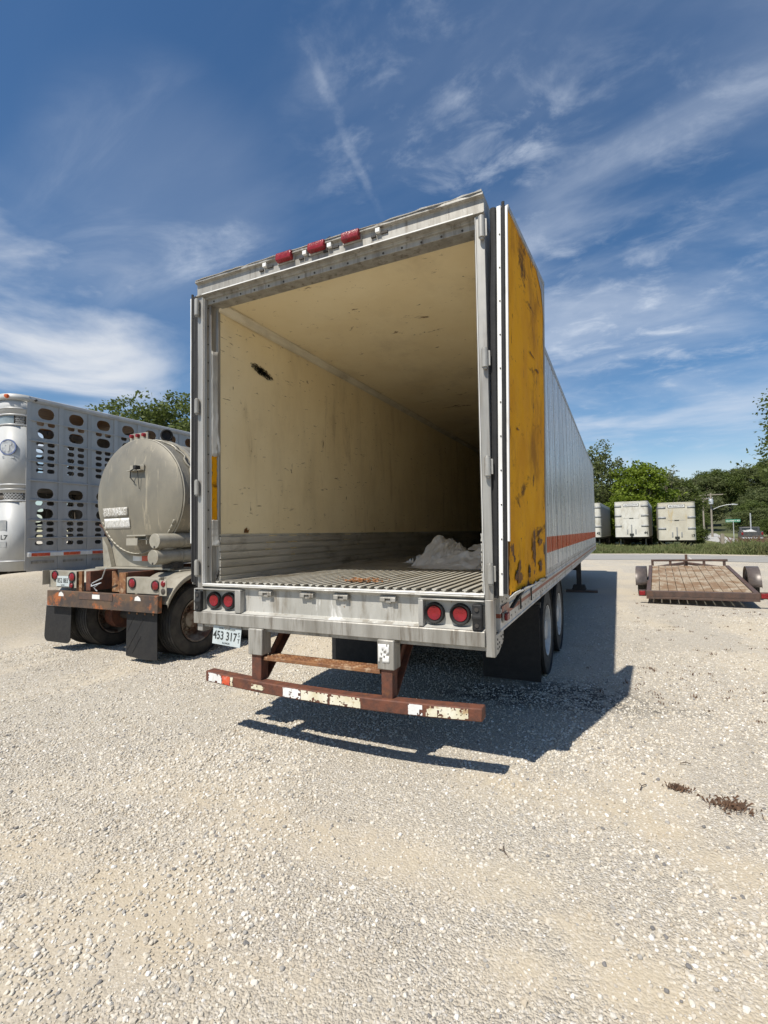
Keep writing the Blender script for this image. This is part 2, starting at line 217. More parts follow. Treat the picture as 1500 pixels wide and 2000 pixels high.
def ground_mat():
    m = bpy.data.materials.new('crushed_limestone_ground'); m.use_nodes = True; T = NT(m.node_tree); T.n.clear()
    out = T.new('ShaderNodeOutputMaterial'); b = T.new('ShaderNodeBsdfPrincipled'); T.link(b.outputs[0], out.inputs[0])
    tc = T.new('ShaderNodeTexCoord'); V = tc.outputs['Object']
    vc = T.new('ShaderNodeTexVoronoi'); T.link(V, vc.inputs['Vector']); vc.inputs['Scale'].default_value = 78
    hs = T.new('ShaderNodeSeparateColor'); T.link(vc.outputs['Color'], hs.inputs[0])
    v2 = T.new('ShaderNodeTexVoronoi'); T.link(V, v2.inputs['Vector']); v2.inputs['Scale'].default_value = 130
    h2 = T.new('ShaderNodeSeparateColor'); T.link(v2.outputs['Color'], h2.inputs[0])
    base = T.mix(hs.outputs[0], (0.43, 0.382, 0.308), (0.56, 0.508, 0.42))
    base = T.mix(T.math('MULTIPLY', h2.outputs[0], 0.5), base, (0.37, 0.335, 0.28))
    base = T.mix(T.math('MULTIPLY', T.step(hs.outputs[1], 0.80, 0.90), 0.7), base, (0.60, 0.57, 0.52))
    base = T.mix(T.math('MULTIPLY', T.step(hs.outputs[2], 0.90, 0.97), 0.5), base, (0.22, 0.205, 0.19))
    fines = T.step(T.noise(T.mapping(V, (1, 0.55, 1), (0, 0, R(25))), 0.62, 5, 0.6, 0.6), 0.46, 0.64)        # packed sandy tracks
    wa = T.new('ShaderNodeAttribute', attribute_name='wear'); wn = T.math('MULTIPLY', wa.outputs['Fac'], T.step(T.noise(V, 2.6, 5, 0.65), 0.30, 0.60))
    base = T.mix(T.math('MULTIPLY', fines, 0.55), base, (0.455, 0.39, 0.285))
    base = T.mix(T.math('MULTIPLY', wn, 0.70), base, (0.46, 0.385, 0.27)); fines = T.math('MAXIMUM', fines, wn)
    base = T.mix(T.math('MULTIPLY', T.step(T.noise(V, 0.23, 4, 0.55), 0.52, 0.70), 0.30), base, (0.34, 0.30, 0.25))
    # dark oily drips by the rear wheels and scattered dark bits on the right of the lot
    def blob(cx, cy, rx, ry, ns, lo, hi):
        mp = T.mapping(V, (1 / rx, 1 / ry, 0.0), (0, 0, 0), (-cx / rx, -cy / ry, 0))
        ln = T.new('ShaderNodeVectorMath', operation='LENGTH'); T.link(mp, ln.inputs[0])
        return T.math('MULTIPLY', T.math('SUBTRACT', 1.0, T.step(ln.outputs['Value'], 0.25, 1.1)), T.step(T.noise(V, ns, 6, 0.7, 0.5), lo, hi))
    oil = T.math('MAXIMUM', blob(1.55, 2.2, 0.95, 0.75, 5.5, 0.40, 0.54), blob(0.85, 1.95, 0.9, 0.45, 5, 0.38, 0.53))
    oil = T.math('MAXIMUM', oil, blob(2.3, 2.2, 0.7, 0.35, 5, 0.5, 0.66))
    base = T.mix(T.math('MULTIPLY', oil, 0.86), base, (0.06, 0.056, 0.052))
    bits = T.math('MULTIPLY', blob(3.2, 6.5, 2.6, 4.0, 4.2, 0.60, 0.70), 0.8)
    base = T.mix(bits, base, (0.11, 0.10, 0.075))
    T.link(base, b.inputs['Base Color']); b.inputs['Roughness'].default_value = 0.92; b.inputs['Specular IOR Level'].default_value = 0.2
    h = T.math('ADD', T.math('MULTIPLY', T.math('SUBTRACT', 1.0, vc.outputs['Distance']), 0.7), T.math('MULTIPLY', v2.outputs['Distance'], -0.35))
    h = T.math('ADD', h, T.math('MULTIPLY', T.noise(V, 30, 5, 0.7), 0.45))
    bp = T.new('ShaderNodeBump'); bp.inputs['Distance'].default_value = 0.018
    T.link(T.math('SUBTRACT', 0.85, T.math('MULTIPLY', fines, 0.60)), bp.inputs['Strength'])
    T.link(h, bp.inputs['Height']); T.link(bp.outputs[0], b.inputs['Normal'])
    return m
M['ground'] = ground_mat()
def stone_mat():
    m = bpy.data.materials.new('limestone_chip'); m.use_nodes = True; T = NT(m.node_tree); T.n.clear()
    out = T.new('ShaderNodeOutputMaterial'); b = T.new('ShaderNodeBsdfPrincipled'); T.link(b.outputs[0], out.inputs[0])
    oi = T.new('ShaderNodeObjectInfo'); rp = T.new('ShaderNodeValToRGB'); T.link(oi.outputs['Random'], rp.inputs[0])
    cr = rp.color_ramp; cr.interpolation = 'CONSTANT'
    cols = [(0.0, (0.49, 0.44, 0.36)), (0.24, (0.56, 0.515, 0.435)), (0.48, (0.41, 0.37, 0.31)), (0.62, (0.58, 0.545, 0.48)), (0.77, (0.43, 0.37, 0.285)), (0.86, (0.33, 0.31, 0.28)), (0.925, (0.68, 0.655, 0.61)), (0.98, (0.18, 0.172, 0.165))]
    while len(cr.elements) < len(cols): cr.elements.new(0.5)
    for e, (p, c) in zip(cr.elements, cols): e.position = p; e.color = (*c, 1)
    T.link(rp.outputs[0], b.inputs['Base Color']); b.inputs['Roughness'].default_value = 0.9; b.inputs['Specular IOR Level'].default_value = 0.2
    return m
M['stone'] = stone_mat()
M['road'] = mat('old_asphalt', (0.30, 0.29, 0.27), (0.24, 0.232, 0.215), 1.2, (1, 3, 1), 0.9, 0, 0.3, 30, (0.40, 0.37, 0.32), 0.6, 0.6, (0.4, 3, 1))
M['concrete'] = mat('concrete_road', (0.42, 0.41, 0.38), (0.35, 0.34, 0.32), 1.2, rough=0.9)
M['field'] = mat('meadow_ground', (0.105, 0.125, 0.04), (0.15, 0.15, 0.062), 0.35, rough=0.95, bump=0.5, bscale=4, dirt=(0.20, 0.17, 0.085), dirt_amt=0.6, dscale=0.12)
M['hill'] = mat('wooded_hill_ground', (0.05, 0.06, 0.022), (0.07, 0.075, 0.03), 0.1, rough=0.95)

# ------------------------------------------------------------------ mesh helpers
class MB:
    def __init__(s): s.v = []; s.f = []
    def add(s, vs, fs):
        o = len(s.v); s.v += [tuple(p) for p in vs]; s.f += [tuple(i + o for i in f) for f in fs]; return s
    def box(s, x0, x1, y0, y1, z0, z1):
        return s.add([(x0, y0, z0), (x1, y0, z0), (x1, y1, z0), (x0, y1, z0), (x0, y0, z1), (x1, y0, z1), (x1, y1, z1), (x0, y1, z1)],
                     [(0, 3, 2, 1), (4, 5, 6, 7), (0, 1, 5, 4), (1, 2, 6, 5), (2, 3, 7, 6), (3, 0, 4, 7)])
    def prism(s, pts, axis, a, b):
        n = len(pts)
        def p3(p, t): return {'x': (t, p[0], p[1]), 'y': (p[0], t, p[1]), 'z': (p[0], p[1], t)}[axis]
        vs = [p3(p, a) for p in pts] + [p3(p, b) for p in pts]
        return s.add(vs, [tuple(range(n)), tuple(range(2 * n - 1, n - 1, -1))] + [(i, (i + 1) % n, n + (i + 1) % n, n + i) for i in range(n)])
    def cyl(s, a, b, r, n=16, r2=None, caps=True):
        a, b = Vector(a), Vector(b); r2 = r if r2 is None else r2; d = (b - a).normalized()
        e = d.orthogonal().normalized(); g = d.cross(e); vs = []
        for c, q in ((a, r), (b, r2)): vs += [c + (e * math.cos(2 * math.pi * i / n) + g * math.sin(2 * math.pi * i / n)) * q for i in range(n)]
        fs = [(i, (i + 1) % n, n + (i + 1) % n, n + i) for i in range(n)]
        if caps: fs += [tuple(range(n - 1, -1, -1)), tuple(range(n, 2 * n))]
        return s.add(vs, fs)
    def tube(s, pts, r, n=6, taper=None):
        pts = [Vector(p) for p in pts]; vs = []; k = len(pts)
        for i, p in enumerate(pts):
            d = (pts[min(i + 1, k - 1)] - pts[max(i - 1, 0)]).normalized(); e = d.orthogonal().normalized() if i == 0 else (e - d * e.dot(d)).normalized()
            g = d.cross(e); q = r if taper is None else taper[i]
            vs += [p + (e * math.cos(2 * math.pi * j / n) + g * math.sin(2 * math.pi * j / n)) * q for j in range(n)]
        fs = [(i * n + j, i * n + (j + 1) % n, (i + 1) * n + (j + 1) % n, (i + 1) * n + j) for i in range(k - 1) for j in range(n)]
        fs += [tuple(range(n - 1, -1, -1)), tuple(range((k - 1) * n, k * n))]
        return s.add(vs, fs)
    def lathe(s, prof, c=(0, 0, 0), axis='x', n=36, close=False):
        vs = []
        for a, r in prof:
            for j in range(n):
                t = 2 * math.pi * j / n; u, w = r * math.cos(t), r * math.sin(t)
                p = {'x': (a, u, w), 'y': (u, a, w), 'z': (u, w, a)}[axis]; vs.append((p[0] + c[0], p[1] + c[1], p[2] + c[2]))
        k = len(prof); fs = [(i * n + j, i * n + (j + 1) % n, (i + 1) * n + (j + 1) % n, (i + 1) * n + j) for i in range(k - 1) for j in range(n)]
        if close: fs += [tuple(range(n - 1, -1, -1)), tuple(range((k - 1) * n, k * n))]
        return s.add(vs, fs)
    def grid(s, fn, nu, nv):
        vs = [fn(i / nu, j / nv) for j in range(nv + 1) for i in range(nu + 1)]
        return s.add(vs, [(j * (nu + 1) + i, j * (nu + 1) + i + 1, (j + 1) * (nu + 1) + i + 1, (j + 1) * (nu + 1) + i) for j in range(nv) for i in range(nu)])
    def mesh(s, name, m, smooth=True, recalc=True, ang=35):
        me = bpy.data.meshes.new(name); me.from_pydata(s.v, [], s.f)
        if recalc:
            bm = bmesh.new(); bm.from_mesh(me); bmesh.ops.recalc_face_normals(bm, faces=bm.faces); bm.to_mesh(me); bm.free()
        if smooth:
            me.polygons.foreach_set('use_smooth', [True] * len(me.polygons)); me.set_sharp_from_angle(angle=R(ang))
        me.materials.append(m); me.update(); return me
    def build(s, name, m, parent=None, bev=0.0, smooth=True, recalc=True, loc=None, rot=None, solid=0.0, ang=35):
        o = bpy.data.objects.new(name, s.mesh(name, M[m] if isinstance(m, str) else m, smooth, recalc, ang)); col.objects.link(o); o.parent = parent
        if name in ('bolts', 'rivets', 'flap_rib', 'honeycomb_vent', 'scuff_mark', 'emblem_relief'): o['kind'] = 'stuff'
        if loc: o.location = loc
        if rot: o.rotation_euler = rot
        if solid: md = o.modifiers.new('solid', 'SOLIDIFY'); md.thickness = solid; md.offset = 0
        if bev:
            md = o.modifiers.new('bevel', 'BEVEL'); md.width = bev; md.segments = 2; md.limit_method = 'ANGLE'; md.angle_limit = R(40); md.harden_normals = False
        return o
def share(name, me, parent, loc=(0, 0, 0), rot=(0, 0, 0), scale=(1, 1, 1)):
    o = bpy.data.objects.new(name, me); col.objects.link(o); o.parent = parent; o.location = loc; o.rotation_euler = rot; o.scale = scale; return o
def tag(o, label=None, cat=None, group=None, kind=None):
    for k, v in (('label', label), ('category', cat), ('group', group), ('kind', kind)):
        if v: o[k] = v
    return o
def thing(name, loc, label, cat, rz=0, group=None):
    o = bpy.data.objects.new(name, None); col.objects.link(o); o.location = loc; o.rotation_euler = (0, 0, rz); o.empty_display_size = 0.2
    return tag(o, label, cat, group)
def text(s, size, loc, rot, m, parent, sx=1.0, depth=0.001, name='lettering', align='CENTER', bold=0.0):
    cu = bpy.data.curves.new('tmp', 'FONT'); cu.body = s; cu.size = size; cu.align_x = align; cu.align_y = 'CENTER'; cu.extrude = depth; cu.offset = bold; cu.resolution_u = 3
    t = bpy.data.objects.new('tmp', cu); col.objects.link(t); bpy.context.view_layer.update()
    me = bpy.data.meshes.new_from_object(t.evaluated_get(bpy.context.evaluated_depsgraph_get())); bpy.data.objects.remove(t); bpy.data.curves.remove(cu)
    me.name = name; me.materials.clear(); me.materials.append(M[m])
    return share(name, me, parent, loc, rot, (sx, 1, 1))
def fbm(x, y, z=0.0, o=4): return mnoise.fractal(Vector((x, y, z)), 0.6, 2.1, o)
def sstep(a, b, x): t = min(1, max(0, (x - a) / (b - a))); return t * t * (3 - 2 * t)

# ------------------------------------------------------------------ ground and roads
def gz(x, y):
    """height of the lot: flat, gently uneven, with a gravel bank along its west edge"""
    edge = -6.45 - 0.25 * math.sin(y * 0.7)
    b = sstep(edge, edge - 1.75, x) * (1 - 0.75 * sstep(-8.45, -9.3, x)) * (1.02 + 0.05 * fbm(x * 0.5, y * 0.5, 3))
    b *= sstep(-9, -4, y) * (1 - sstep(9, 14, y)) if x > -9.3 else 1
    near = max(0.0, 1 - max(abs(x) - 9, abs(y) - 9, 0) / 6)
    return b + 0.012 * near * fbm(x * 0.9, y * 0.9, 1.5)
def axis(*segs):
    a = []
    for lo, hi, st in segs: a += list(np.arange(lo, hi, st))
    return a + [segs[-1][1]]
GX = axis((-3000, -200, 400), (-200, -20, 20), (-20, -11, 1.0), (-11, -6, 0.2), (-6, 5, 0.15), (5, 9, 0.4), (9, 25, 2), (25, 200, 25), (200, 3000, 400))
GY = axis((-3000, -200, 400), (-200, -20, 20), (-20, -6, 1.5), (-6, 4, 0.15), (4, 14, 0.4), (14, 40, 2), (40, 200, 20), (200, 3000, 400))
g = MB(); nx = len(GX)
g.v = [(float(x), float(y), gz(x, y)) for y in GY for x in GX]
g.f = [(j * nx + i, j * nx + i + 1, (j + 1) * nx + i + 1, (j + 1) * nx + i) for j in range(len(GY) - 1) for i in range(nx - 1)]
TRACKS = [[(-0.71, -0.81), (0.44, -0.79), (1.42, -0.84), (2.06, -1.05)], [(1.21, 0.17), (2.05, 0.11), (2.63, -0.25)], [(-1.97, -1.72), (-0.38, -1.51), (0.82, -1.72)], [(1.61, -1.2), (2.14, -1.15), (2.6, -1.02)]]
def wear(x, y):
    w = 0.0
    if -8 < x < 8 and -6 < y < 8:
        for ln in TRACKS:
            for (ax, ay), (bx, by) in zip(ln, ln[1:]):
                t = max(0, min(1, ((x - ax) * (bx - ax) + (y - ay) * (by - ay)) / ((bx - ax) ** 2 + (by - ay) ** 2))); d = math.hypot(x - ax - t * (bx - ax), y - ay - t * (by - ay))
                w = max(w, math.exp(-(d / (0.17 + 0.10 * fbm(x * 1.5, y * 1.5, 4))) ** 2))
    return w
gob = tag(g.build('ground', 'ground', recalc=False, ang=80), kind='structure')
at = gob.data.attributes.new('wear', 'FLOAT', 'POINT'); at.data.foreach_set('value', [wear(v[0], v[1]) for v in g.v])

def sheet(name, pts, z, m):
    me = MB(); me.add([(x, y, z) for x, y in pts], [tuple(range(len(pts)))]); return tag(me.build(name, m, smooth=False), kind='structure')
sheet('road', [(-120, 25.6), (-120, 31.5), (0, 33.2), (4.6, 33.6), (9.7, 31.6), (120, 22), (120, 14), (9.0, 25.3), (4.2, 27.2), (0, 26.8)], 0.012, 'road')
sheet('meadow', [(-400, 33.2), (-400, 900), (500, 900), (500, 24.2), (120, 24.2), (10.2, 33.2), (4.6, 35.2), (0, 34.6), (-20, 34.4)], 0.006, 'field')
sheet('country_road', [(12.4, 60), (16.6, 60), (17.6, 85), (21, 118), (28, 170), (24, 170), (15.5, 118), (12.8, 85)], 0.02, 'concrete')
def hill_z(x, y):
    t = sstep(150, 330, y - 0.12 * x); s = sstep(-10, 70, x) * 0.75 + 0.25
    return t * s * 26 - 0.5 + 0.6 * fbm(x * 0.02, y * 0.02)
h = MB(); h.grid(lambda u, v: (-260 + 620 * u, 140 + 460 * v, hill_z(-260 + 620 * u, 140 + 460 * v)), 40, 30)
tag(h.build('hill', 'hill', recalc=False, ang=80), kind='structure')

# loose chips lying on the packed limestone
def gravel():
    pts = []; n = 440000
    x = rng.uniform(-6.4, 5.4, n); y = -2.6 + 11.6 * rng.uniform(0, 1, n) ** 1.45
    cx, cy = -0.43, 0.9                                       # keep where the lot is loose rather than packed
    keep = np.zeros(n, bool); sc_ = np.zeros(n)
    for i in range(n):
        nf = fbm(x[i] * 0.55 + 3, y[i] * 0.4, 7.0, 3); near = 1.0 if y[i] < 2.2 else 0.7 if y[i] < 5 else 0.34
        p = min(1, 0.72 + 0.6 * max(-0.3, nf)) * near * (1 - 0.45 * wear(x[i], y[i]))
        keep[i] = rng.random() < p; sc_[i] = min(0.0120, 0.0044 * math.exp(rng.normal(0, 0.46)) * (1.15 + 0.4 * nf))
    k = np.nonzero(keep)[0]
    me = bpy.data.meshes.new('gravel_chips'); me.from_pydata([(float(x[i]), float(y[i]), gz(x[i], y[i]) + 0.15 * float(sc_[i])) for i in k], [], [])
    a = me.attributes.new('sc', 'FLOAT_VECTOR', 'POINT'); s3 = np.stack([sc_[k] * rng.uniform(0.9, 1.35, len(k)), sc_[k] * rng.uniform(0.75, 1.15, len(k)), sc_[k] * rng.uniform(0.6, 0.95, len(k))], 1)
    a.data.foreach_set('vector', s3.astype(np.float32).ravel())
    a = me.attributes.new('ro', 'FLOAT_VECTOR', 'POINT'); r3 = np.stack([rng.uniform(-0.5, 0.5, len(k)), rng.uniform(-0.5, 0.5, len(k)), rng.uniform(0, 6.28, len(k))], 1)
    a.data.foreach_set('vector', r3.astype(np.float32).ravel())
    o = bpy.data.objects.new('gravel_chips', me); col.objects.link(o); tag(o, 'loose pale limestone chips scattered over the lot', 'gravel', kind='stuff'); me.materials.append(M['stone'])
    ng = bpy.data.node_groups.new('scatter_chips', 'GeometryNodeTree'); ng.interface.new_socket('Geometry', in_out='INPUT', socket_type='NodeSocketGeometry'); ng.interface.new_socket('Geometry', in_out='OUTPUT', socket_type='NodeSocketGeometry')
    T = NT(ng); gi = T.new('NodeGroupInput'); go = T.new('NodeGroupOutput'); inst = T.new('GeometryNodeInstanceOnPoints')
    ico = T.new('GeometryNodeMeshIcoSphere'); ico.inputs['Radius'].default_value = 1; ico.inputs['Subdivisions'].default_value = 2
    pos = T.new('GeometryNodeInputPosition'); nz = T.new('ShaderNodeTexNoise'); nz.inputs['Scale'].default_value = 0.9; T.link(pos.outputs[0], nz.inputs['Vector'])
    vm = T.new('ShaderNodeVectorMath', operation='SUBTRACT'); T.link(nz.outputs['Color'], vm.inputs[0]); vm.inputs[1].default_value = (0.5, 0.5, 0.5)
    vs = T.new('ShaderNodeVectorMath', operation='SCALE'); T.link(vm.outputs[0], vs.inputs[0]); vs.inputs['Scale'].default_value = 1.2
    sp = T.new('GeometryNodeSetPosition'); T.link(ico.outputs['Mesh'], sp.inputs['Geometry']); T.link(vs.outputs[0], sp.inputs['Offset'])
    sm = T.new('GeometryNodeSetMaterial'); sm.inputs['Material'].default_value = M['stone']; T.link(sp.outputs[0], sm.inputs[0])
    T.link(gi.outputs[0], inst.inputs['Points']); T.link(sm.outputs[0], inst.inputs['Instance'])
    for an, sk in (('sc', 'Scale'), ('ro', 'Rotation')):
        na = T.new('GeometryNodeInputNamedAttribute', data_type='FLOAT_VECTOR'); na.inputs['Name'].default_value = an; T.link(na.outputs[0], inst.inputs[sk])
    T.link(inst.outputs[0], go.inputs[0])
    md = o.modifiers.new('scatter', 'NODES'); md.node_group = ng
gravel()

# ------------------------------------------------------------------ wheels
def wheel_meshes(r=0.505, w=0.26, rim='rimwhite', rr=0.29, dish=0.05, key=''):
    """tyre and rim turned about x; the outer side looks towards +x"""
    h = w / 2; t = MB()
    prof = [(-h * 0.80, rr), (-h, rr + 0.03), (-h * 1.04, r * 0.80), (-h * 0.94, r * 0.955), (-h * 0.80, r * 0.99)]
    for i in range(5):
        a = -h * 0.8 + i * h * 0.4; prof += [(a + 0.004, r), (a + h * 0.4 - 0.016, r)]
        if i < 4: prof += [(a + h * 0.4 - 0.012, r - 0.014), (a + h * 0.4 + 0.0, r - 0.014)]
    prof += [(h * 0.80, r * 0.99), (h * 0.94, r * 0.955), (h * 1.04, r * 0.80), (h * 1.03, r * 0.72), (h, rr + 0.03), (h * 0.80, rr)]
    t.lathe(prof, n=48)
    m = MB(); m.lathe([(-h * 0.82, rr + 0.004), (-h * 0.5, rr * 0.93), (h * 0.1, rr * 0.90), (h * 0.75, rr * 0.93), (h * 0.93, rr * 1.0), (h * 1.0, rr * 1.03), (h * 0.98, rr * 0.985), (h * 0.72, rr * 0.90), (h * 0.72 - dish, rr * 0.82),
             (h * 0.72 - dish - 0.01, rr * 0.60), (h * 0.72 - dish + 0.02, rr * 0.56), (h * 0.72 - dish + 0.02, rr * 0.44), (h * 0.72 - dish + 0.075, rr * 0.40), (h * 0.72 - dish + 0.085, rr * 0.30), (h * 0.72 - dish + 0.085, 0.001)], n=36)
    for k in range(10):
        t_ = 2 * math.pi * k / 10; q = rr * 0.50; x = h * 0.72 - dish + 0.02; m.cyl((x, q * math.cos(t_), q * math.sin(t_)), (x + 0.03, q * math.cos(t_), q * math.sin(t_)), 0.016, 6)
    return t.mesh('tyre' + key, M['tyre']), m.mesh('rim' + key, M[rim])
def put_wheel(parent, tm, rm, loc, out=1, scale=1):
    t = share('tyre', tm, parent, loc, (random.uniform(0, 1), 0, 0 if out > 0 else math.pi), (scale,) * 3); share('rim', rm, t)

# ------------------------------------------------------------------ the refrigerated trailer with open doors
def main_trailer():
    t = thing('refrigerated_trailer', (0, 0, 0), 'long white insulated semi-trailer with rear doors open and empty cream interior', 'trailer')
    L = 16.15; h = 1.295
    # --- rear frame
    for s, nm in ((1, 'right'), (-1, 'left')):
        p = [(s * 1.295, 0), (s * 1.237, 0), (s * 1.237, 0.03), (s * 1.224, 0.034), (s * 1.224, 0.07), (s * 1.208, 0.074), (s * 1.208, 0.135), (s * 1.190, 0.14), (s * 1.190, 0.17), (s * 1.295, 0.17)]
        b = MB().prism(p, 'z', 1.24, 3.93); post = b.build('corner_post', 'post', t, 0.003)
        MB().box(s * 1.2335, s * 1.2365, -0.006, 0.026, 1.275, 3.81).build('edge_strip', 'white', post)
        MB().prism([(s * 1.295, -0.002), (s * 1.235, -0.002), (s * 1.235, 0.05), (s * 1.295, 0.05)], 'z', 0.87, 1.24).build('post_foot', 'post', post, 0.004)
        bolt = MB()
        for k in range(15): z = 1.42 + k * 0.165; bolt.cyl((s * 1.2245, 0.052, z), (s * 1.2205, 0.052, z), 0.007, 8)
        bolt.build('bolts', 'under', post)
        for z0, z1 in ((3.646, 3.789), (2.769, 2.893), (2.049, 2.173), (1.349, 1.475)):
            x = s * 1.281
            hg = MB().cyl((x, -0.024, z0), (x, -0.024, z1), 0.021, 14); hg.cyl((x, -0.024, z0 - 0.012), (x, -0.024, z0), 0.013, 10); hg.cyl((x, -0.024, z1), (x, -0.024, z1 + 0.008), 0.015, 10)
            hg.box(min(x, x + s * 0.034), max(x, x + s * 0.034), -0.014, -0.006, z0 + 0.012, z1 - 0.012)
            hg.build('hinge', 'alu', t, 0.002)
    # header: flange, face, lip and stepped soffit
    hp = [(-0.03, 3.956), (-0.03, 3.938), (-0.002, 3.930), (-0.002, 3.836), (-0.018, 3.832), (-0.018, 3.822), (0.028, 3.818), (0.028, 3.802), (0.05, 3.798), (0.05, 3.760), (0.17, 3.760), (0.17, 3.956)]
    hd = MB().prism(hp, 'x', -1.297, 1.297).build('header', 'alu_dirty', t, 0.002)
    MB().box(-1.225, 1.225, -0.021, -0.0185, 3.8235, 3.8315).build('lip_edge', 'white', hd)  # white strip paints in the sunlit brightness of the lip
    hb = MB()
    for k in range(16): hb.cyl((-1.15 + k * 0.152, 0.05, 3.776), (-1.15 + k * 0.152, 0.046, 3.776), 0.008, 8)
    hb.build('bolts', 'under', hd)
    for x in (-0.32, -0.012, 0.292):                                            # three identification lamps
        lm = MB().box(x - 0.082, x + 0.082, -0.014, -0.003, 3.885, 3.972).build('lamp_base', 'alu_dirty', t, 0.003)
        MB().prism([(-0.0145, 3.893), (-0.055, 3.899), (-0.058, 3.925), (-0.05, 3.962), (-0.0145, 3.966)], 'x', x - 0.074, x + 0.074).build('red_lens', 'redlens', lm, 0.006)
    for x in (-0.528, -0.132, 0.096, 0.512):                                    # small bracket tabs with wiring tails
        tb = MB().box(x - 0.018, x + 0.018, -0.03, -0.003, 3.90, 3.932).build('bracket_tab', 'white', t, 0.002)
        MB().box(x - 0.06, x - 0.02, -0.016, -0.003, 3.878, 3.892).build('wire_stub', 'under', tb); MB().box(x + 0.02, x + 0.075, -0.013, -0.003, 3.888, 3.904).build('wire_stub', 'under', tb)
    wr = MB().tube([(0.03, -0.02, 3.93), (0.06, -0.025, 3.965), (0.10, -0.02, 3.985), (0.14, -0.02, 3.95)], 0.003, 5); wr.build('wire', 'under', t)
    # torn roof edge: a ragged bright strip along the top of the header
    rb = MB(); n = 60
    for i in range(n):
        x0 = -1.29 + 2.58 * i / n; x1 = -1.29 + 2.58 * (i + 1) / n
        z = lambda x: 3.9605 + 0.004 * fbm(x * 3, 1) + (0.022 * max(0, fbm(x * 7, 5) + 0.2) * sstep(0.5, 1.2, x)); y = lambda x: -0.034 + 0.01 * fbm(x * 5, 9)
        rb.add([(x0, y(x0), 3.9575), (x1, y(x1), 3.9575), (x1, y(x1) - 0.004, z(x1)), (x0, y(x0) - 0.004, z(x0)), (x0, 0.1, z(x0)), (x1, 0.1, z(x1))], [(0, 1, 2, 3), (3, 2, 5, 4)])
    rb.build('roof_edge', 'white', t)
    # --- sill, light boxes, keepers
    sp = [(-0.004, 1.267), (-0.012, 1.258), (0.03, 1.240), (0.036, 1.232), (0.036, 1.056), (-0.016, 1.040), (0.16, 1.040), (0.16, 1.267)]
    si = MB().prism(sp, 'x', -1.235, 1.235).build('rear_sill', 'sill', t, 0.003)
    MB().prism([(-0.018, 1.0385), (-0.024, 1.030), (-0.024, 0.936), (0.012, 0.934), (0.012, 0.905), (0.05, 0.905), (0.05, 0.93), (0.16, 0.94), (0.16, 1.0385)], 'x', -1.235, 1.235).build('lower_flange', 'alu_dirty', si, 0.003)
    MB().box(-1.235, 1.235, -0.006, 0.05, 1.2685, 1.2765).build('threshold', 'white', si, 0.002)
    MB().prism([(-1.318, -0.024), (-1.2355, -0.024), (-1.2355, 0.10), (-1.318, 0.10)], 'z', 0.936, 1.036).build('sill_end', 'alu_dirty', si, 0.003)
    MB().prism([(-1.30, 0.03), (-1.255, 0.03), (-1.255, 0.10), (-1.30, 0.10)], 'z', 0.86, 0.935).build('hook', 'alu', si, 0.004)
    for s, xa, xb in ((1, 0.775, 1.234), (-1, -1.318, -0.80)):
        lb = MB()
        if s > 0: lb.box(xa, xa + 0.035, -0.022, 0.0355, 1.045, 1.226); lb.box(xa, xb, -0.022, 0.0355, 1.2265, 1.236)
        else: lb.box(-0.86, xb, -0.022, 0.0355, 1.045, 1.226); lb.box(xa, xb, -0.022, 0.0355, 1.2265, 1.236); lb.box(xa, xa + 0.012, -0.022, 0.0355, 1.045, 1.226); lb.box(xa + 0.012, -1.236, 0.020, 0.0355, 1.045, 1.226)
        lbx = lb.build('light_box', 'alu', t, 0.004)
        for x in ((0.877, 1.06) if s > 0 else (-1.127, -0.965)):
            ln = MB().lathe([(0.020, 0.0), (0.016, 0.040), (0.014, 0.0475), (0.020, 0.050), (0.0355, 0.050)], (x, 0, 1.134), 'y', 28).build('tail_lamp', 'redlens', lbx)
            MB().lathe([(0.022, 0.0505), (0.012, 0.057), (0.002, 0.064), (0.002, 0.068), (0.012, 0.072), (0.0355, 0.074)], (x, 0, 1.134), 'y', 28).build('grommet', 'black', ln)
        x = 1.188 if s > 0 else -1.268
        rbm = MB().prism([(-0.032, 1.040), (-0.03, 1.10), (-0.040, 1.125), (-0.03, 1.15), (-0.034, 1.212), (0.012, 1.212), (0.012, 1.040)], 'x', x - 0.034, x + 0.034).build('rubber_bumper', 'black', lbx, 0.010)
        for z in (1.075, 1.178): MB().cyl((x, -0.0335, z), (x, -0.0375, z), 0.014, 12).build('bolt_recess', 'under', rbm)
    for x in (-0.568, -0.165, 0.14, 0.53):                                     # four lock-rod keepers
        k = MB(); k.box(x - 0.062, x - 0.022, 0.002, 0.0355, 1.196, 1.226); k.box(x + 0.022, x + 0.062, 0.002, 0.0355, 1.196, 1.226); k.box(x - 0.062, x + 0.062, 0.012, 0.0355, 1.226, 1.238)
        k.box(x - 0.022, x + 0.022, 0.015, 0.0355, 1.186, 1.210); k.cyl((x - 0.062, 0.01, 1.222), (x + 0.062, 0.01, 1.222), 0.008, 8); k.build('lock_keeper', 'alu_dirty', t, 0.003)
    pl = MB().box(-0.152, 0.152, -0.002, 0.002, -0.076, 0.076).build('licence_plate', 'plate', t, 0.001, loc=(-0.963, -0.004, 0.842), rot=(R(-4), R(3.2), 0))
    rx = (R(90), 0, 0)
    text('453 317', 0.098, (-0.018, -0.0035, -0.002), rx, 'ink', pl, 0.80, 0.0006, bold=0.0012); text('S', 0.05, (0.131, -0.0035, 0.026), rx, 'ink', pl, 0.9, 0.0006); text('T', 0.05, (0.131, -0.0035, -0.026), rx, 'ink', pl, 0.9, 0.0006)
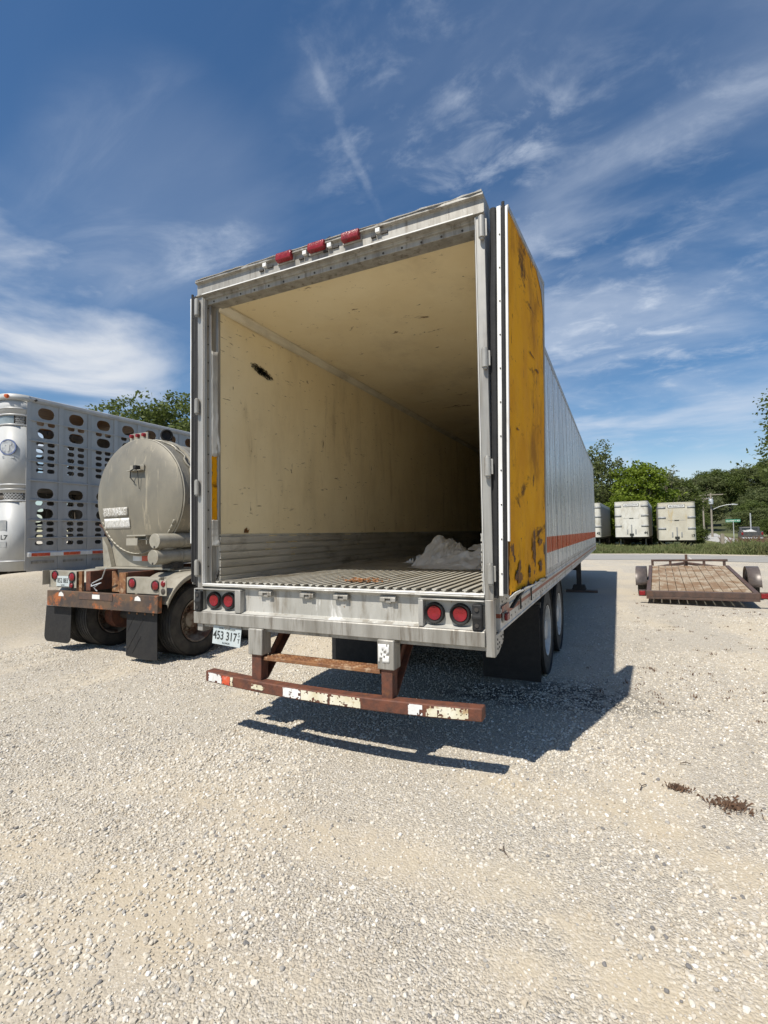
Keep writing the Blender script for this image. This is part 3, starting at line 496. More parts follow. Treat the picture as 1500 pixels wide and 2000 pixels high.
    text('LAND OF LINCOLN', 0.021, (0, -0.0035, 0.060), rx, 'ink', pl, 0.95, 0.0005); text('ILLINOIS', 0.021, (0, -0.0035, -0.058), rx, 'ink', pl, 1, 0.0005)
    bk = MB().box(-1.12, -0.81, 0.0, 0.008, 0.895, 0.936); bk.box(-0.99, -0.93, -0.004, 0.0, 0.905, 0.93); bk.build('plate_bracket', 'alu_dirty', t, 0.001)
    # --- underride guard
    yb = lambda x: -0.075 * (1 - (x / 1.2) ** 2)
    zb = lambda x: 0.478 + 0.012 * (x / 1.2) ** 2
    bar = MB(); n = 24; pr = [(-0.048, -0.044), (-0.048, 0.044), (0.052, 0.044), (0.052, -0.044)]
    for i in range(n + 1):
        x = -1.2 + 2.4 * i / n
        for a, b in pr: bar.v.append((x, yb(x) + a + 0.045, zb(x) + b))
    bar.f = [(i * 4 + j, i * 4 + (j + 1) % 4, (i + 1) * 4 + (j + 1) % 4, (i + 1) * 4 + j) for i in range(n) for j in range(4)] + [(3, 2, 1, 0), (n * 4, n * 4 + 1, n * 4 + 2, n * 4 + 3)]
    bo = bar.build('bumper_bar', 'rust', t, 0.008)
    def tape(x0, x1, m, z0=-0.034, z1=0.036, rag=0.012, seed=0):
        k = max(8, int((x1 - x0) / 0.007)); q = MB()
        def pt(u, v): x = x0 + (x1 - x0) * u; return (x + 0.002 * fbm(x * 60, v * 5, seed), yb(x) - 0.003 - 0.0018, zb(x) + z0 + (z1 - z0) * v + 0.002 * fbm(x * 50, v * 4, seed + 3))
        q.grid(pt, k, 9); keep = []
        for i, f in enumerate(q.f):
            u, v = (i % k + 0.5) / k, (i // k + 0.5) / 9; x = x0 + (x1 - x0) * u; e = min(v, 1 - v) * (z1 - z0); ex = min(u, 1 - u) * (x1 - x0)
            if fbm(x * 22, v * 1.3, seed, 4) * 0.05 * (rag / 0.02) < min(e, ex) - 0.0015 + 0.008: keep.append(f)
        q.f = keep; q.build('reflective_tape', m, bo, solid=0.0012, smooth=False)
    tape(-1.16, -1.0, 'white', seed=3, rag=0.016); tape(-0.995, -0.90, 'tape_red', seed=5); tape(-0.895, -0.865, 'tape', seed=11, rag=0.03); tape(-0.66, -0.52, 'tape', -0.02, 0.018, 0.03, 21)
    tape(-0.335, -0.17, 'white', seed=31, rag=0.026); tape(-0.165, 0.075, 'tape', seed=41, rag=0.02); tape(0.09, 0.34, 'tape', seed=51, rag=0.024); tape(0.70, 0.80, 'white', seed=61, rag=0.02); tape(0.825, 1.11, 'tape', seed=72, rag=0.026)
    for x0, x1, s in ((-0.70, -0.56, 0), (0.465, 0.595, 1)):
        MB().box(x0, x1, -0.045, 0.075, 0.725, 0.934).build('guard_sleeve', 'alu_dirty', t, 0.008)
        MB().box(x0 + 0.022, x1 - 0.022, -0.028, 0.062, 0.52, 0.727).build('guard_leg', 'rust', t, 0.005)
        br = MB().prism([(0.063, 0.535), (0.063, 0.60), (0.40, 0.96), (0.50, 0.96)], 'x', x0 + 0.05, x0 + 0.062); br.prism([(0.063, 0.525), (0.063, 0.533), (0.50, 0.96), (0.51, 0.955)], 'x', x0 + 0.02, x1 - 0.02); br.build('guard_brace', 'rust', t)
    stp = MB(); stp.box(-0.565, 0.475, -0.02, 0.13, 0.684, 0.712)
    for i in range(24):
        for j in range(3): x, y = -0.54 + i * 0.043, 0.012 + j * 0.042; stp.lathe([(0.7115, 0.012), (0.7175, 0.008), (0.7185, 0.001)], (x, y, 0), 'z', 8)
    stp.build('step', 'rust_lt', t, 0.004)
    pt = MB()                                                                   # peeling label on the right sleeve
    pt.grid(lambda u, v: (0.475 + 0.085 * u, -0.0475, 0.775 + 0.13 * v), 8, 8); pt.f = [f for i, f in enumerate(pt.f) if fbm(i * 0.37, i * 0.11, 4) > -0.25]; pt.build('peeling_label', 'white', t, solid=0.001)
    # --- body shell
    pw = 0.6078; npan = 26; pm = MB()
    prof = [(0.0, 0.0), (0.0, 0.006), (0.03, 0.006), (0.033, 0.0), (0.17, 0.0), (0.176, 0.005), (0.20, 0.005), (0.206, 0.0), (0.37, 0.0), (0.376, 0.005), (0.40, 0.005), (0.406, 0.0), (pw - 0.001, 0.0)]
    for (a, x) in prof: pm.v += [(x, a, 1.248), (x, a, 3.87)]
    pm.f = [(2 * i, 2 * i + 2, 2 * i + 3, 2 * i + 1) for i in range(len(prof) - 1)]
    me = pm.mesh('side_panel', M['skin'])
    for k in range(npan): share('side_panel', me, t, (1.2955 + 0.0006 * math.sin(k * 2.3), 0.172 + pw * k, 0))
    MB().box(-1.295, -1.285, 0.172, L, 1.0, 3.93).build('left_side_skin', 'skin', t)
    # bottom rail with flange and bolt rows, top rail, roof, nose wall
    rl = MB(); rl.prism([(1.24, 1.002), (1.302, 1.002), (1.302, 1.018), (1.297, 1.022), (1.297, 1.130), (1.304, 1.134), (1.304, 1.158), (1.297, 1.162), (1.297, 1.25), (1.24, 1.25)], 'y', 0.172, L).build('bottom_rail', 'rail', t, 0.002)
    rv = MB()
    for k in range(104):
        y = 0.24 + k * 0.152
        for z in (1.06, 1.20): rv.cyl((1.2965, y, z), (1.3015, y, z), 0.008, 6)
    rv.build('bolts', 'alu_dirty', t)
    gs = MB().prism([(0.052, 0.87), (0.13, 0.875), (0.28, 0.93), (0.285, 1.003), (0.052, 1.003)], 'x', 1.282, 1.292).build('gusset', 'alu', t, 0.002)
    gb = MB()
    for k in range(9): gb.cyl((1.2915, 0.09 + 0.055 * (k % 4), 0.91 + 0.03 * (k // 3)), (1.2955, 0.09 + 0.055 * (k % 4), 0.91 + 0.03 * (k // 3)), 0.008, 6)
    gb.build('bolts', 'under', gs)
    ml = MB().box(1.303, 1.312, 0.20, 0.34, 1.065, 1.128).build('side_marker_base', 'alu', t, 0.002); MB().box(1.3125, 1.334, 0.225, 0.315, 1.072, 1.122).build('red_lens', 'redlens', ml, 0.006)
    MB().box(1.3048, 1.307, 0.19, 0.42, 1.132, 1.175).build('faded_red_tape', 'tape_fade', t)
    for y in (0.86, 1.40): MB().box(1.305, 1.316, y, y + 0.02, 1.06, 1.245).build('rail_cleat', 'under', t, 0.002)
    tr = MB(); tr.prism([(1.20, 3.93), (1.303, 3.93), (1.303, 3.868), (1.2975, 3.868), (1.2975, 3.954), (1.20, 3.954)], 'y', 0.172, L).build('top_rail', 'alu', t); MB().box(-1.295, 1.199, 0.172, L, 3.925, 3.95).build('roof', 'white', t)
    fr = MB(); fr.box(-1.295, 1.295, L, L + 0.05, 1.0, 3.954).build('front_wall', 'skin', t)
    MB().box(-0.95, 0.95, L + 0.05, L + 0.55, 2.1, 3.8).build('cooling_unit', 'white', t, 0.05)
    # --- interior
    def wall(u, v): return (-1.195 + 0.004 * fbm(u * 30, v * 4, 2), 0.14 + (L - 0.14) * u, 1.27 + 2.62 * v)
    MB().grid(wall, 160, 20).build('left_liner', 'liner', t, recalc=False, ang=80)
    MB().box(1.195, 1.25, 0.172, L - 0.01, 1.262, 3.92).build('right_liner', 'liner', t)
    def ceil(u, v):
        y = 0.14 + (L - 0.14) * v; return (-1.195 + 2.39 * u, y, 3.800 + 0.006 * fbm(u * 5, y * 0.8, 8) + 0.010 * math.sin(u * math.pi) * -1 * sstep(0.14, 2.0, y))
    MB().grid(ceil, 24, 120).build('ceiling_liner', 'ceil', t, recalc=False, ang=80)
    MB().box(-1.195, 1.195, L - 0.06, L - 0.01, 1.27, 3.92).build('front_liner', 'liner', t)
    k = 0; seg = [0.142, 1.55, 4.3, 7.9, 11.9, L - 0.08]
    for a, b in zip(seg, seg[1:]):
        MB().prism([(-1.190, 3.728), (-1.184, 3.728), (-1.182, 3.748), (-1.148, 3.776), (-1.125, 3.778), (-1.125, 3.797), (-1.190, 3.797)], 'y', a + 0.006, b).build('cove_trim', 'cove', t, 0.002)
    kp = [(-1.196, 1.268)]; z = 1.275
    while z < 1.62: kp += [(-1.172, z), (-1.176, z + 0.028), (-1.172, z + 0.054), (-1.1925, z + 0.056), (-1.1925, z + 0.067)]; z += 0.069
    kp += [(-1.184, 1.70), (-1.196, 1.703)]
    MB().prism(kp, 'y', 0.15, L - 0.08).build('kick_plate', 'kick', t); MB().prism([(-x, z) for x, z in kp], 'y', 0.18, L - 0.08).build('kick_plate', 'kick', t)
    fl = MB().box(-1.19, 1.19, 0.162, L - 0.02, 1.20, 1.238).build('floor', 'floor', t)
    rm = MB().prism([(-0.006, 1.2385), (-0.006, 1.280), (-0.0175, 1.283), (-0.0175, 1.290), (0.0175, 1.290), (0.0175, 1.283), (0.006, 1.280), (0.006, 1.2385)], 'y', 0.0, L - 0.2).mesh('floor_rib', M['rib'])
    nr = 32
    for i in range(nr): share('floor_rib', rm, fl, (-1.15 + 2.3 * i / (nr - 1), 0.075 + random.uniform(0, 0.02), 0))
    # torn jamb: exposed foam and bent aluminium flaps on the left
    fm = MB(); fm.grid(lambda u, v: (-1.2055 + 0.006 * u, 0.078 + 0.055 * u + 0.010 * fbm(v * 9, 2), 1.80 + 0.62 * v), 4, 30); fm.build('exposed_foam', 'foam', t)
    for z0, z1, s in ((1.60, 1.83, 2), (2.40, 3.35, 5)):
        f = MB(); f.grid(lambda u, v: (-1.205 + 0.020 * u + 0.018 * u * (1 - v) ** 3 * (1 + fbm(u * 3, v * 5, s)), 0.078 + 0.062 * u + 0.006 * fbm(v * 12, s), z0 + (z1 - z0) * v + 0.012 * fbm(u * 6, s)), 5, 24); f.build('bent_trim', 'alu', t, solid=0.0015)
    f = MB().tube([(-1.18, 0.11, 1.32), (-1.16, 0.10, 1.35), (-1.17, 0.12, 1.375), (-1.185, 0.11, 1.34), (-1.165, 0.095, 1.31)], 0.011, 6); f.build('drain_plug', 'black', t)
    sm = MB()                                                                   # scorched scuff on the left wall, and a chip above the kick plate
    for i in range(900):
        a, b = random.gauss(0, 1), random.gauss(0, 1); y = 0.745 + 0.085 * a; z = 3.352 - 0.014 * a + 0.023 * b
        if a * a / 4.4 + b * b / 4 > 1: continue
        l = random.uniform(0.006, 0.018); dz = random.uniform(-0.01, 0.008); w = random.uniform(0.001, 0.0035)
        sm.add([(-1.189, y, z - w), (-1.189, y + l, z + dz - w), (-1.189, y + l, z + dz + w), (-1.189, y, z + w)], [(0, 1, 2, 3)])
    sm.build('scuff_mark', 'ink', t, smooth=False)
    MB().add([(-1.1895, 0.47, 1.712), (-1.1895, 0.535, 1.712), (-1.1895, 0.55, 1.75), (-1.1895, 0.525, 1.735), (-1.1895, 0.515, 1.765), (-1.1895, 0.48, 1.745)], [(0, 1, 2, 3, 4, 5)]).build('liner_chip', 'foam_dark', t, smooth=False)
    # --- doors folded back along the sides
    def door(s):
        H0, H1, W = 1.262, 3.862, 1.215
        d = MB().box(min(0, s * 0.062), max(0, s * 0.062), 0.012, W, H0, H1).build('door', 'alu', t, 0.003)
        d.location = (s * 1.338, 0.03, 0); d.rotation_euler = (0, R(1.15) * s * 0 + (R(1.1) if s > 0 else 0), R(-3.6) * s)
        d.location.x -= (0.045 if s > 0 else 0)
        def sb(x0, x1, *r): x0, x1 = s * x0, s * x1; return MB().box(min(x0, x1), max(x0, x1), *r)
        def seal(x0, x1, y0, z0, z1, name='seal'):                              # a soft bulging gasket
            g_ = MB(); n = 40
            for i in range(n + 1):
                z = z0 + (z1 - z0) * i / n; w = 0.006 * fbm(z * 2.3, x0 * 40) ; c = (x0 + x1) / 2 + w * 0.5; r = (x1 - x0) / 2
                for k in range(8): a = 2 * math.pi * k / 8; g_.v.append((s * (c + r * math.cos(a)), y0 + w + r * 0.9 * math.sin(a), z))
            g_.f = [(i * 8 + k, i * 8 + (k + 1) % 8, (i + 1) * 8 + (k + 1) % 8, (i + 1) * 8 + k) for i in range(n) for k in range(8)] + [tuple(range(7, -1, -1)), tuple(range(n * 8, n * 8 + 8))]
            g_.build(name, 'black', d)
        seal(-0.038, 0.006, 0.002, H0 - 0.01, H1 - 0.01); seal(0.038, 0.060, 0.000, H0 + 0.02, H1 + 0.018, 'inner_seal')
        sb(0.008, 0.036, -0.006, 0.011, H0 + 0.005, H1 - 0.004).build('edge_strip', 'white' if s > 0 else 'black', d, 0.003)
        rv = MB()
        for k in range(11): rv.cyl((s * 0.028, -0.0065, H0 + 0.15 + k * 0.225), (s * 0.028, -0.010, H0 + 0.15 + k * 0.225), 0.005, 6)
        rv.build('rivets', 'under', d)
        sb(0.062, 0.078, 0.004, 0.022, H0 + 0.36, H1 - 0.012).build('inner_trim', 'white', d, 0.003)
        if s < 0:
            sb(0.0625, 0.075, 0.03, W - 0.02, H0 + 0.05, H1 - 0.05).build('door_liner', 'liner', d); return d
        # bare foam: uneven surface, torn away along the bottom
        def foam(u, v):
            y = 0.024 + (W - 0.05) * u; z = H0 + 0.02 + (H1 - H0 - 0.05) * v
            low = 1 - sstep(0.02, 0.24, v); pit = max(0, fbm(y * 4.5, z * 3.2, 11, 5) + 0.05) * low
            return (0.072 + 0.004 * fbm(y * 4, z * 2, 3) - 0.0075 * min(1, pit * 2.6), y, z + (0.03 * fbm(y * 9, 4) if v == 0 else 0))
        sb(0.0625, 0.0665, 0.022, W - 0.02, H0 + 0.01, H1 - 0.03).build('foam_backing', 'foam_dark', d)
        MB().grid(foam, 60, 130).build('foam_panel', 'foam', d, recalc=False, ang=60)
        tp = MB(); tp.add([(0.073, W - 0.03, H1 - 0.03), (0.073, W - 0.26, H1 - 0.03), (0.0765, W - 0.22, H1 - 0.06), (0.0765, W - 0.12, H1 - 0.15), (0.0765, W - 0.03, H1 - 0.36)], [(0, 1, 2, 3, 4)])
        sb(0.0625, 0.082, 0.02, W + 0.004, H1 - 0.032, H1 + 0.004).build('top_trim', 'alu', d, 0.002); sb(0.0625, 0.080, W - 0.022, W + 0.006, H0 + 0.05, H1 - 0.034).build('far_trim', 'alu', d, 0.002)
        tri = MB().prism([(W - 0.30, H1 - 0.034), (W - 0.02, H1 - 0.034), (W - 0.02, H1 - 0.42), (W - 0.05, H1 - 0.25), (W - 0.12, H1 - 0.12)], 'x', 0.0755, 0.0785).build('torn_facing', 'alu', d)
        bt = MB(); bt.grid(lambda u, v: (0.064 + 0.045 * v + 0.006 * math.sin(u * 9) * v, 0.02 + 0.66 * u, H0 - 0.012 + 0.045 * v * (1 - u * 0.3) + 0.012 * u + 0.006 * fbm(u * 5, v)), 24, 4); bt.build('bent_bottom_rail', 'white', d, solid=0.004)
        b2 = MB(); b2.grid(lambda u, v: (0.066 + 0.02 * v + 0.012 * fbm(u * 6, v * 2, 4), 0.70 + 0.50 * u, H0 + 0.0 + 0.032 * v + 0.018 * fbm(u * 7, 3)), 24, 3); b2.build('torn_bottom_edge', 'alu', d, solid=0.003)
        for (y0, z0, w, hh, sd) in ((0.11, 1.29, 0.26, 0.20, 1), (0.62, 1.42, 0.20, 0.28, 7), (0.86, 1.55, 0.22, 0.10, 9), (0.50, 1.30, 0.12, 0.16, 12), (0.88, 1.33, 0.20, 0.16, 15), (0.18, 2.38, 0.10, 0.03, 17), (0.80, 2.97, 0.20, 0.035, 21), (0.55, 3.05, 0.30, 0.02, 25)):
            q = MB(); n = 26; c = (y0 + w / 2, z0 + hh / 2); ring = []
            for k in range(n):
                a = 2 * math.pi * k / n; r = 0.62 + 0.55 * fbm(math.cos(a) * 1.6 + sd, math.sin(a) * 1.6, sd); ring.append((0.0795 + 0.004 * fbm(k, sd), c[0] + w / 2 * r * math.cos(a), c[1] + hh / 2 * r * math.sin(a)))
            q.add(ring + [(0.0815, c[0], c[1])], [(k, (k + 1) % n, n) for k in range(n)]); q.build('torn_foam_patch', 'foam_dark', d, smooth=False)
        st = MB().prism([(0.15, 1.17), (0.19, 1.165), (0.62, 1.275), (0.60, 1.30)], 'x', 0.03, 0.055).build('hanging_strip', 'black', d, 0.004)
        return d
    door(1); door(-1)
    # --- running gear
    tm, rmh = wheel_meshes(0.505, 0.255, 'rimwhite', 0.285, 0.06)
    for y in (2.98, 4.22):
        MB().cyl((-1.05, y, 0.5), (1.05, y, 0.5), 0.065, 14).build('axle', 'under', t)
        for s in (1, -1):
            put_wheel(t, tm, rmh, (s * 1.115, y, 0.502), s); put_wheel(t, tm, rmh, (s * 0.80, y, 0.502), -s)
            MB().cyl((s * 0.55, y, 0.5), (s * 0.69, y, 0.5), 0.20, 20).build('brake_drum', 'under', t)
            MB().cyl((s * 0.48, y + 0.22, 0.62), (s * 0.48, y + 0.22, 0.98), 0.12, 14).build('air_spring', 'black', t)
    for s in (1, -1):
        MB().box(s * 0.48 - 0.06, s * 0.48 + 0.06, 1.6, 6.6, 0.86, 0.998).build('slider_rail', 'under', t); MB().prism([(2.4, 0.62), (2.6, 0.54), (4.3, 0.54), (4.5, 0.62), (4.4, 0.86), (2.5, 0.86)], 'x', s * 0.48 - 0.04, s * 0.48 + 0.04).build('hanger', 'under', t)
        MB().box(s * 0.65 if s > 0 else -1.285, 1.26 if s > 0 else -0.64, 2.20, 2.212, 0.10, 0.90).build('mud_flap', 'black', t, 0.002); MB().box(min(s * 0.5, s * 1.27), max(s * 0.5, s * 1.27), 2.213, 2.26, 0.87, 0.93).build('flap_hanger', 'under', t)
        MB().box(s * 0.86 - 0.03, s * 0.86 + 0.03, 0.2, 16.0, 0.93, 0.999).build('floor_beam', 'under', t)
    cm = MB().box(-1.235, 1.235, 0, 0.08, 1.05, 1.15).mesh('cross_member', M['under'])
    for k in range(38): share('cross_member', cm, t, (0, 0.4 + k * 0.41, 0))
    MB().box(-1.235, 1.235, 0.172, L, 1.152, 1.198).build('floor_pan', 'under', t)
    for s in (1, -1):
        lg = MB().box(s * 1.03 - 0.06, s * 1.03 + 0.06, 11.20, 11.32, 0.20, 1.05).build('landing_leg', 'under', t, 0.004)
        MB().prism([(-0.14, 0.20), (0.14, 0.20), (0.18, 0.085), (0.13, 0.062), (-0.13, 0.062), (-0.18, 0.085)], 'y', 11.14, 11.38).build('foot', 'under', lg, loc=(s * 1.03, 0, 0))
    br = MB().cyl((-1.03, 11.26, 0.62), (1.03, 11.26, 0.62), 0.03, 10); br.cyl((0.98, 11.3, 0.60), (0.4, 13.4, 1.02), 0.03, 8); br.cyl((-0.98, 11.3, 0.60), (-0.4, 13.4, 1.02), 0.03, 8); br.build('landing_brace', 'under', t)
    return t
main_trailer()
for x, lab in ((1.09, 'dark timber block under the right landing foot of the open trailer'), (-1.03, 'dark timber block under the left landing foot of the open trailer')):
    o = MB().box(-0.40, 0.40, -0.14, 0.14, 0.0, 0.062).build('timber_block', 'frame_brown', None, 0.006, loc=(x, 11.26, 0.0), rot=(0, 0, R(3))); tag(o, lab, 'timber')

# crumpled plastic sheet on the trailer floor
def plastic():
    def f(u, v):
        x = -0.16 + 1.33 * u + 0.05 * fbm(v * 3, 1.5); y = 1.98 + 1.95 * v - 0.16 * math.sin(u * 3.0) + 0.10 * fbm(u * 4, 9) * (1 - v)
        e = sstep(0, 1, min(1, 9 * min(u + 0.02, 1 - u + 0.1, v + 0.01)))
        def hump(cu, cv, su, sv, hh, p=2.6): return hh * math.exp(-(abs(u - cu) / su) ** p - (abs(v - cv) / sv) ** p)
        bump = max(hump(0.17, 0.40, 0.13, 0.20, 0.28), hump(0.90, 0.80, 0.24, 0.26, 0.36), hump(0.60, 0.55, 0.30, 0.30, 0.20), hump(0.45, 0.85, 0.2, 0.14, 0.22)) + hump(0.75, 0.25, 0.3, 0.17, 0.09)
        cr = 0.0
        for k, (a, s) in enumerate(((0.35, 2.2), (1.25, 3.6), (2.3, 5.5), (0.9, 9.0), (1.9, 15.0))):
            w = mnoise.noise(Vector(((u * math.cos(a) + v * math.sin(a)) * s * 1.6 + 4 * k, (v * math.cos(a) - u * math.sin(a)) * s * 0.5, 2.0 + k))); cr += (0.5 - abs(w) * 1.7) * 0.062 / (1 + 0.8 * k)
        th = math.atan2(v - 0.40, (u - 0.17) * 0.7); dd = math.hypot(v - 0.40, (u - 0.17) * 0.7)
        cr += 0.022 * abs(math.sin(th * 7 + 2.5 * mnoise.noise(Vector((u * 3, v * 3, 8))))) * math.exp(-((dd - 0.22) / 0.16) ** 2) + 0.040 * (0.6 - 2.0 * abs(mnoise.noise(Vector((u * 2.2 + 0.6 * v, v * 6.5, 3))))) + 0.012 * (1 - 2.4 * abs(mnoise.noise(Vector((u * 7, v * 19, 5)))))
        return (x + 0.03 * fbm(u * 8, v * 8, 3), y + 0.03 * fbm(u * 8, v * 8, 6), 1.2925 + e * max(0.004, bump + cr * (0.75 + 1.2 * bump)))
    q = MB().grid(lambda u, v: (lambda p: (p[0], p[1], 1.2925 + (p[2] - 1.2925) * 0.22))(f(u, v)), 150, 160)
    flaps = (((-0.19, 2.24, 1.294), (0.13, 2.20, 1.30), (0.10, 2.95, 1.60), (-0.13, 3.0, 1.63)), ((0.10, 2.25, 1.31), (0.42, 2.30, 1.34), (0.26, 3.0, 1.46), (0.08, 2.98, 1.61)),
             ((0.02, 2.05, 1.294), (0.66, 1.93, 1.294), (0.70, 2.55, 1.47), (0.22, 2.62, 1.45)), ((0.56, 1.98, 1.294), (1.13, 1.92, 1.294), (1.15, 2.55, 1.50), (0.64, 2.60, 1.45)),
             ((0.36, 2.65, 1.46), (1.15, 2.52, 1.50), (1.15, 3.25, 1.60), (0.30, 3.2, 1.50)), ((0.55, 3.05, 1.54), (1.15, 3.0, 1.57), (1.15, 3.6, 1.69), (0.62, 3.6, 1.66)))
    for i, (a, b, c, d) in enumerate(flaps):
        a, b, c, d = map(Vector, (a, b, c, d))
        def fl(u, v):
            p = a.lerp(b, u).lerp(d.lerp(c, u), v); e = math.sin(math.pi * min(1, max(0, u))) ** 0.5 * 0.6 + 0.4
            w = 0.060 * (0.35 - abs(mnoise.noise(Vector((u * 2.1 + 5 * i, v * 1.2, 1.0)))) * 1.5) + 0.026 * (0.4 - 1.6 * abs(mnoise.noise(Vector((u * 5 + 1.7 * v, v * 2.6 + 3 * i, 4))))) + 0.008 * mnoise.noise(Vector((u * 14, v * 9, i)))
            ed = 0.035 * mnoise.noise(Vector((u * 4, v * 4, 9 + i)))
            return (p.x + ed, p.y - 0.6 * w + ed, max(1.2935, p.z + w * e * (0.35 + v)))
        q.grid(fl, 44, 36)
    o = q.build('plastic_sheet', 'sheet', None, recalc=False, ang=60)
    tag(o, 'crumpled white plastic sheet lying on the ribbed trailer floor', 'plastic sheet')
    w = MB().grid(lambda u, v: (-0.55 + 0.32 * u, 2.75 + 0.25 * v, 1.293 + 0.13 * max(0, fbm(u * 4, v * 3, 5) + 0.1) * math.sin(u * 3.14) * math.sin(v * 3.14) + 0.05 * math.exp(-((u - 0.8) / 0.15) ** 2)), 30, 24).build('plastic_scrap', 'sheet', None, recalc=False, ang=28)
    tag(w, 'small twisted scrap of white plastic beside the large crumpled sheet', 'plastic scrap')
plastic()
def litter():
    m = MB()
    for i in range(150):
        x = 0.10 + random.gauss(0, 0.085) + (0.09 if i % 3 == 0 else 0); y = 0.37 + random.gauss(0, 0.035); z = 1.291 + abs(random.gauss(0, 0.012))
        a = random.uniform(0, 6.28); l = random.uniform(0.008, 0.022); w = l * 0.45; t = random.uniform(-0.6, 0.6)
        dx, dy, dz = l * math.cos(a), l * math.sin(a), l * t * 0.6
        m.add([(x - dx, y - dy, z - dz * 0.3 + 0.004), (x - dy * 0.5, y + dx * 0.5, z + 0.006 + w * 0.3), (x + dx, y + dy, z + abs(dz)), (x + dy * 0.5, y - dx * 0.5, z + 0.002)], [(0, 1, 2, 3)])
    o = m.build('leaf_litter', 'leafdry', None, smooth=False, solid=0.001); tag(o, 'small heap of dry brown leaves on the trailer floor near the sill', 'leaves', kind='stuff')
litter()

# ------------------------------------------------------------------ tanker
def tanker():
    t = thing('tanker_trailer', (-4.57, 1.35, 0), 'dusty olive-grey tank trailer with rusty bumper, flammable placard and black mud flaps', 'tank trailer')
    Rr, cz, y0 = 0.893, 2.30, 0.62                                             # y local to the bumper plane
    prof = [(y0 - 0.125, 0.001), (y0 - 0.115, 0.25), (y0 - 0.085, 0.50), (y0 - 0.045, 0.70), (y0 - 0.005, 0.82), (y0 + 0.03, Rr - 0.006), (y0 + 0.05, Rr)]
    tk = MB().lathe(prof + [(9.2, Rr), (9.3, 0.7), (9.35, 0.001)], (0, 0, cz), 'y', 72).build('tank', 'tank', t, ang=25, loc=(-0.03, 0, 0)); tk.scale = (1.06, 1, 1)
    for y, w, e in ((y0 + 0.33, 0.07, 0.035), (y0 + 2.2, 0.06, 0.03), (y0 + 4.2, 0.06, 0.03)):
        MB().lathe([(y, Rr - 0.002), (y + 0.005, Rr + e), (y + w, Rr + e), (y + w + 0.005, Rr - 0.002)], (0, 0, cz), 'y', 72).build('ring', 'tank_lt', tk, ang=25)
    MB().lathe([(y0 + 0.045, Rr + 0.001), (y0 + 0.05, Rr + 0.012), (y0 + 0.062, Rr + 0.012), (y0 + 0.066, Rr + 0.001)], (0, 0, cz), 'y', 72).build('end_seam', 'tank_lt', tk, ang=25)
    # wiring loom held along the ring
    pts = []
    for i in range(26):
        a = R(96 - i * 4.9); w = 0.03 * math.sin(i * 1.9) + 0.02 * math.sin(i * 0.8); pts.append(((Rr + 0.016) * math.cos(a), y0 + 0.24 + w, cz + (Rr + 0.016) * math.sin(a)))
    MB().tube(pts, 0.013, 6).build('wiring', 'tank_lt', tk); MB().tube([(p[0] * 1.004, p[1] + 0.035 + 0.02 * math.sin(i), p[2]) for i, p in enumerate(pts)], 0.007, 5).build('wiring', 'black', tk)
    # lamps on top
    lb = MB().box(-0.30, 0.10, y0 + 0.09, y0 + 0.11, cz + Rr - 0.02, cz + Rr + 0.115).build('lamp_bar', 'tank_lt', t, 0.002)
    for x in (-0.235, -0.10, 0.035): MB().lathe([(y0 + 0.04, 0.001), (y0 + 0.045, 0.026), (y0 + 0.089, 0.032)], (x, 0, cz + Rr + 0.072), 'y', 16).build('red_lens', 'redlens', lb)
    yv = y0 + 0.52; v = MB().cyl((0.03, yv, cz + Rr - 0.03), (0.03, yv, cz + Rr + 0.05), 0.07, 18).build('vent_base', 'tank_lt', t)
    MB().cyl((-0.08, yv + 0.05, cz + Rr + 0.115), (0.10, yv - 0.08, cz + Rr + 0.115), 0.075, 20).build('vent_body', 'galv', v, 0.008); MB().lathe([(0, 0.078), (0.04, 0.095), (0.09, 0.095), (0.095, 0.078), (0.04, 0.07), (0.035, 0.001)], (0, 0, 0), 'x', 20).build('vent_hood', 'black', v, loc=(0.08, yv - 0.065, cz + Rr + 0.115), rot=(0, 0, R(-36)))
    for y in (y0 + 2.6, y0 + 4.6): MB().lathe([(cz + Rr - 0.03, 0.28), (cz + Rr + 0.10, 0.28), (cz + Rr + 0.11, 0.30), (cz + Rr + 0.14, 0.30), (cz + Rr + 0.17, 0.001)], (0, y, 0), 'z', 24).build('manhole', 'tank_lt', t)
    # fittings on the end
    yz = lambda x, z: y0 - 0.125 + 0.12 * (math.hypot((x + 0.03) / 1.06, z) / 0.82) ** 2
    b = MB().box(-0.035, 0.265, y0 - 0.17, y0 - 0.07, cz + 0.375, cz + 0.388); b.box(-0.035, 0.265, y0 - 0.11, y0 - 0.09, cz + 0.385, cz + 0.47); b.build('lamp_bracket', 'tank_lt', t, 0.002)
    MB().box(0.13, 0.19, y0 - 0.19, y0 - 0.111, cz + 0.395, cz + 0.455).build('socket', 'black', t, 0.006)
    MB().tube([(0.14, y0 - 0.16, cz + 0.41), (0.07, y0 - 0.18, cz + 0.38), (0.05, y0 - 0.17, cz + 0.28), (0.11, y0 - 0.14, cz + 0.20)], 0.008, 6).build('cable', 'black', t); MB().tube([(0.19, y0 - 0.16, cz + 0.40), (0.20, y0 - 0.15, cz + 0.25), (0.205, y0 - 0.135, cz + 0.10)], 0.005, 5).build('cable', 'black', t)
    p1 = MB(); p1.grid(lambda u, w: (-0.72 + 0.66 * u, yz(-0.72 + 0.66 * u, -0.30 + 0.145 * w) - 0.012, cz - 0.30 + 0.145 * w), 14, 4); p1 = p1.build('placard', 'placard_worn', t, solid=0.002); p1['label'] = 'scraped upper placard reading FLAMMABLE'
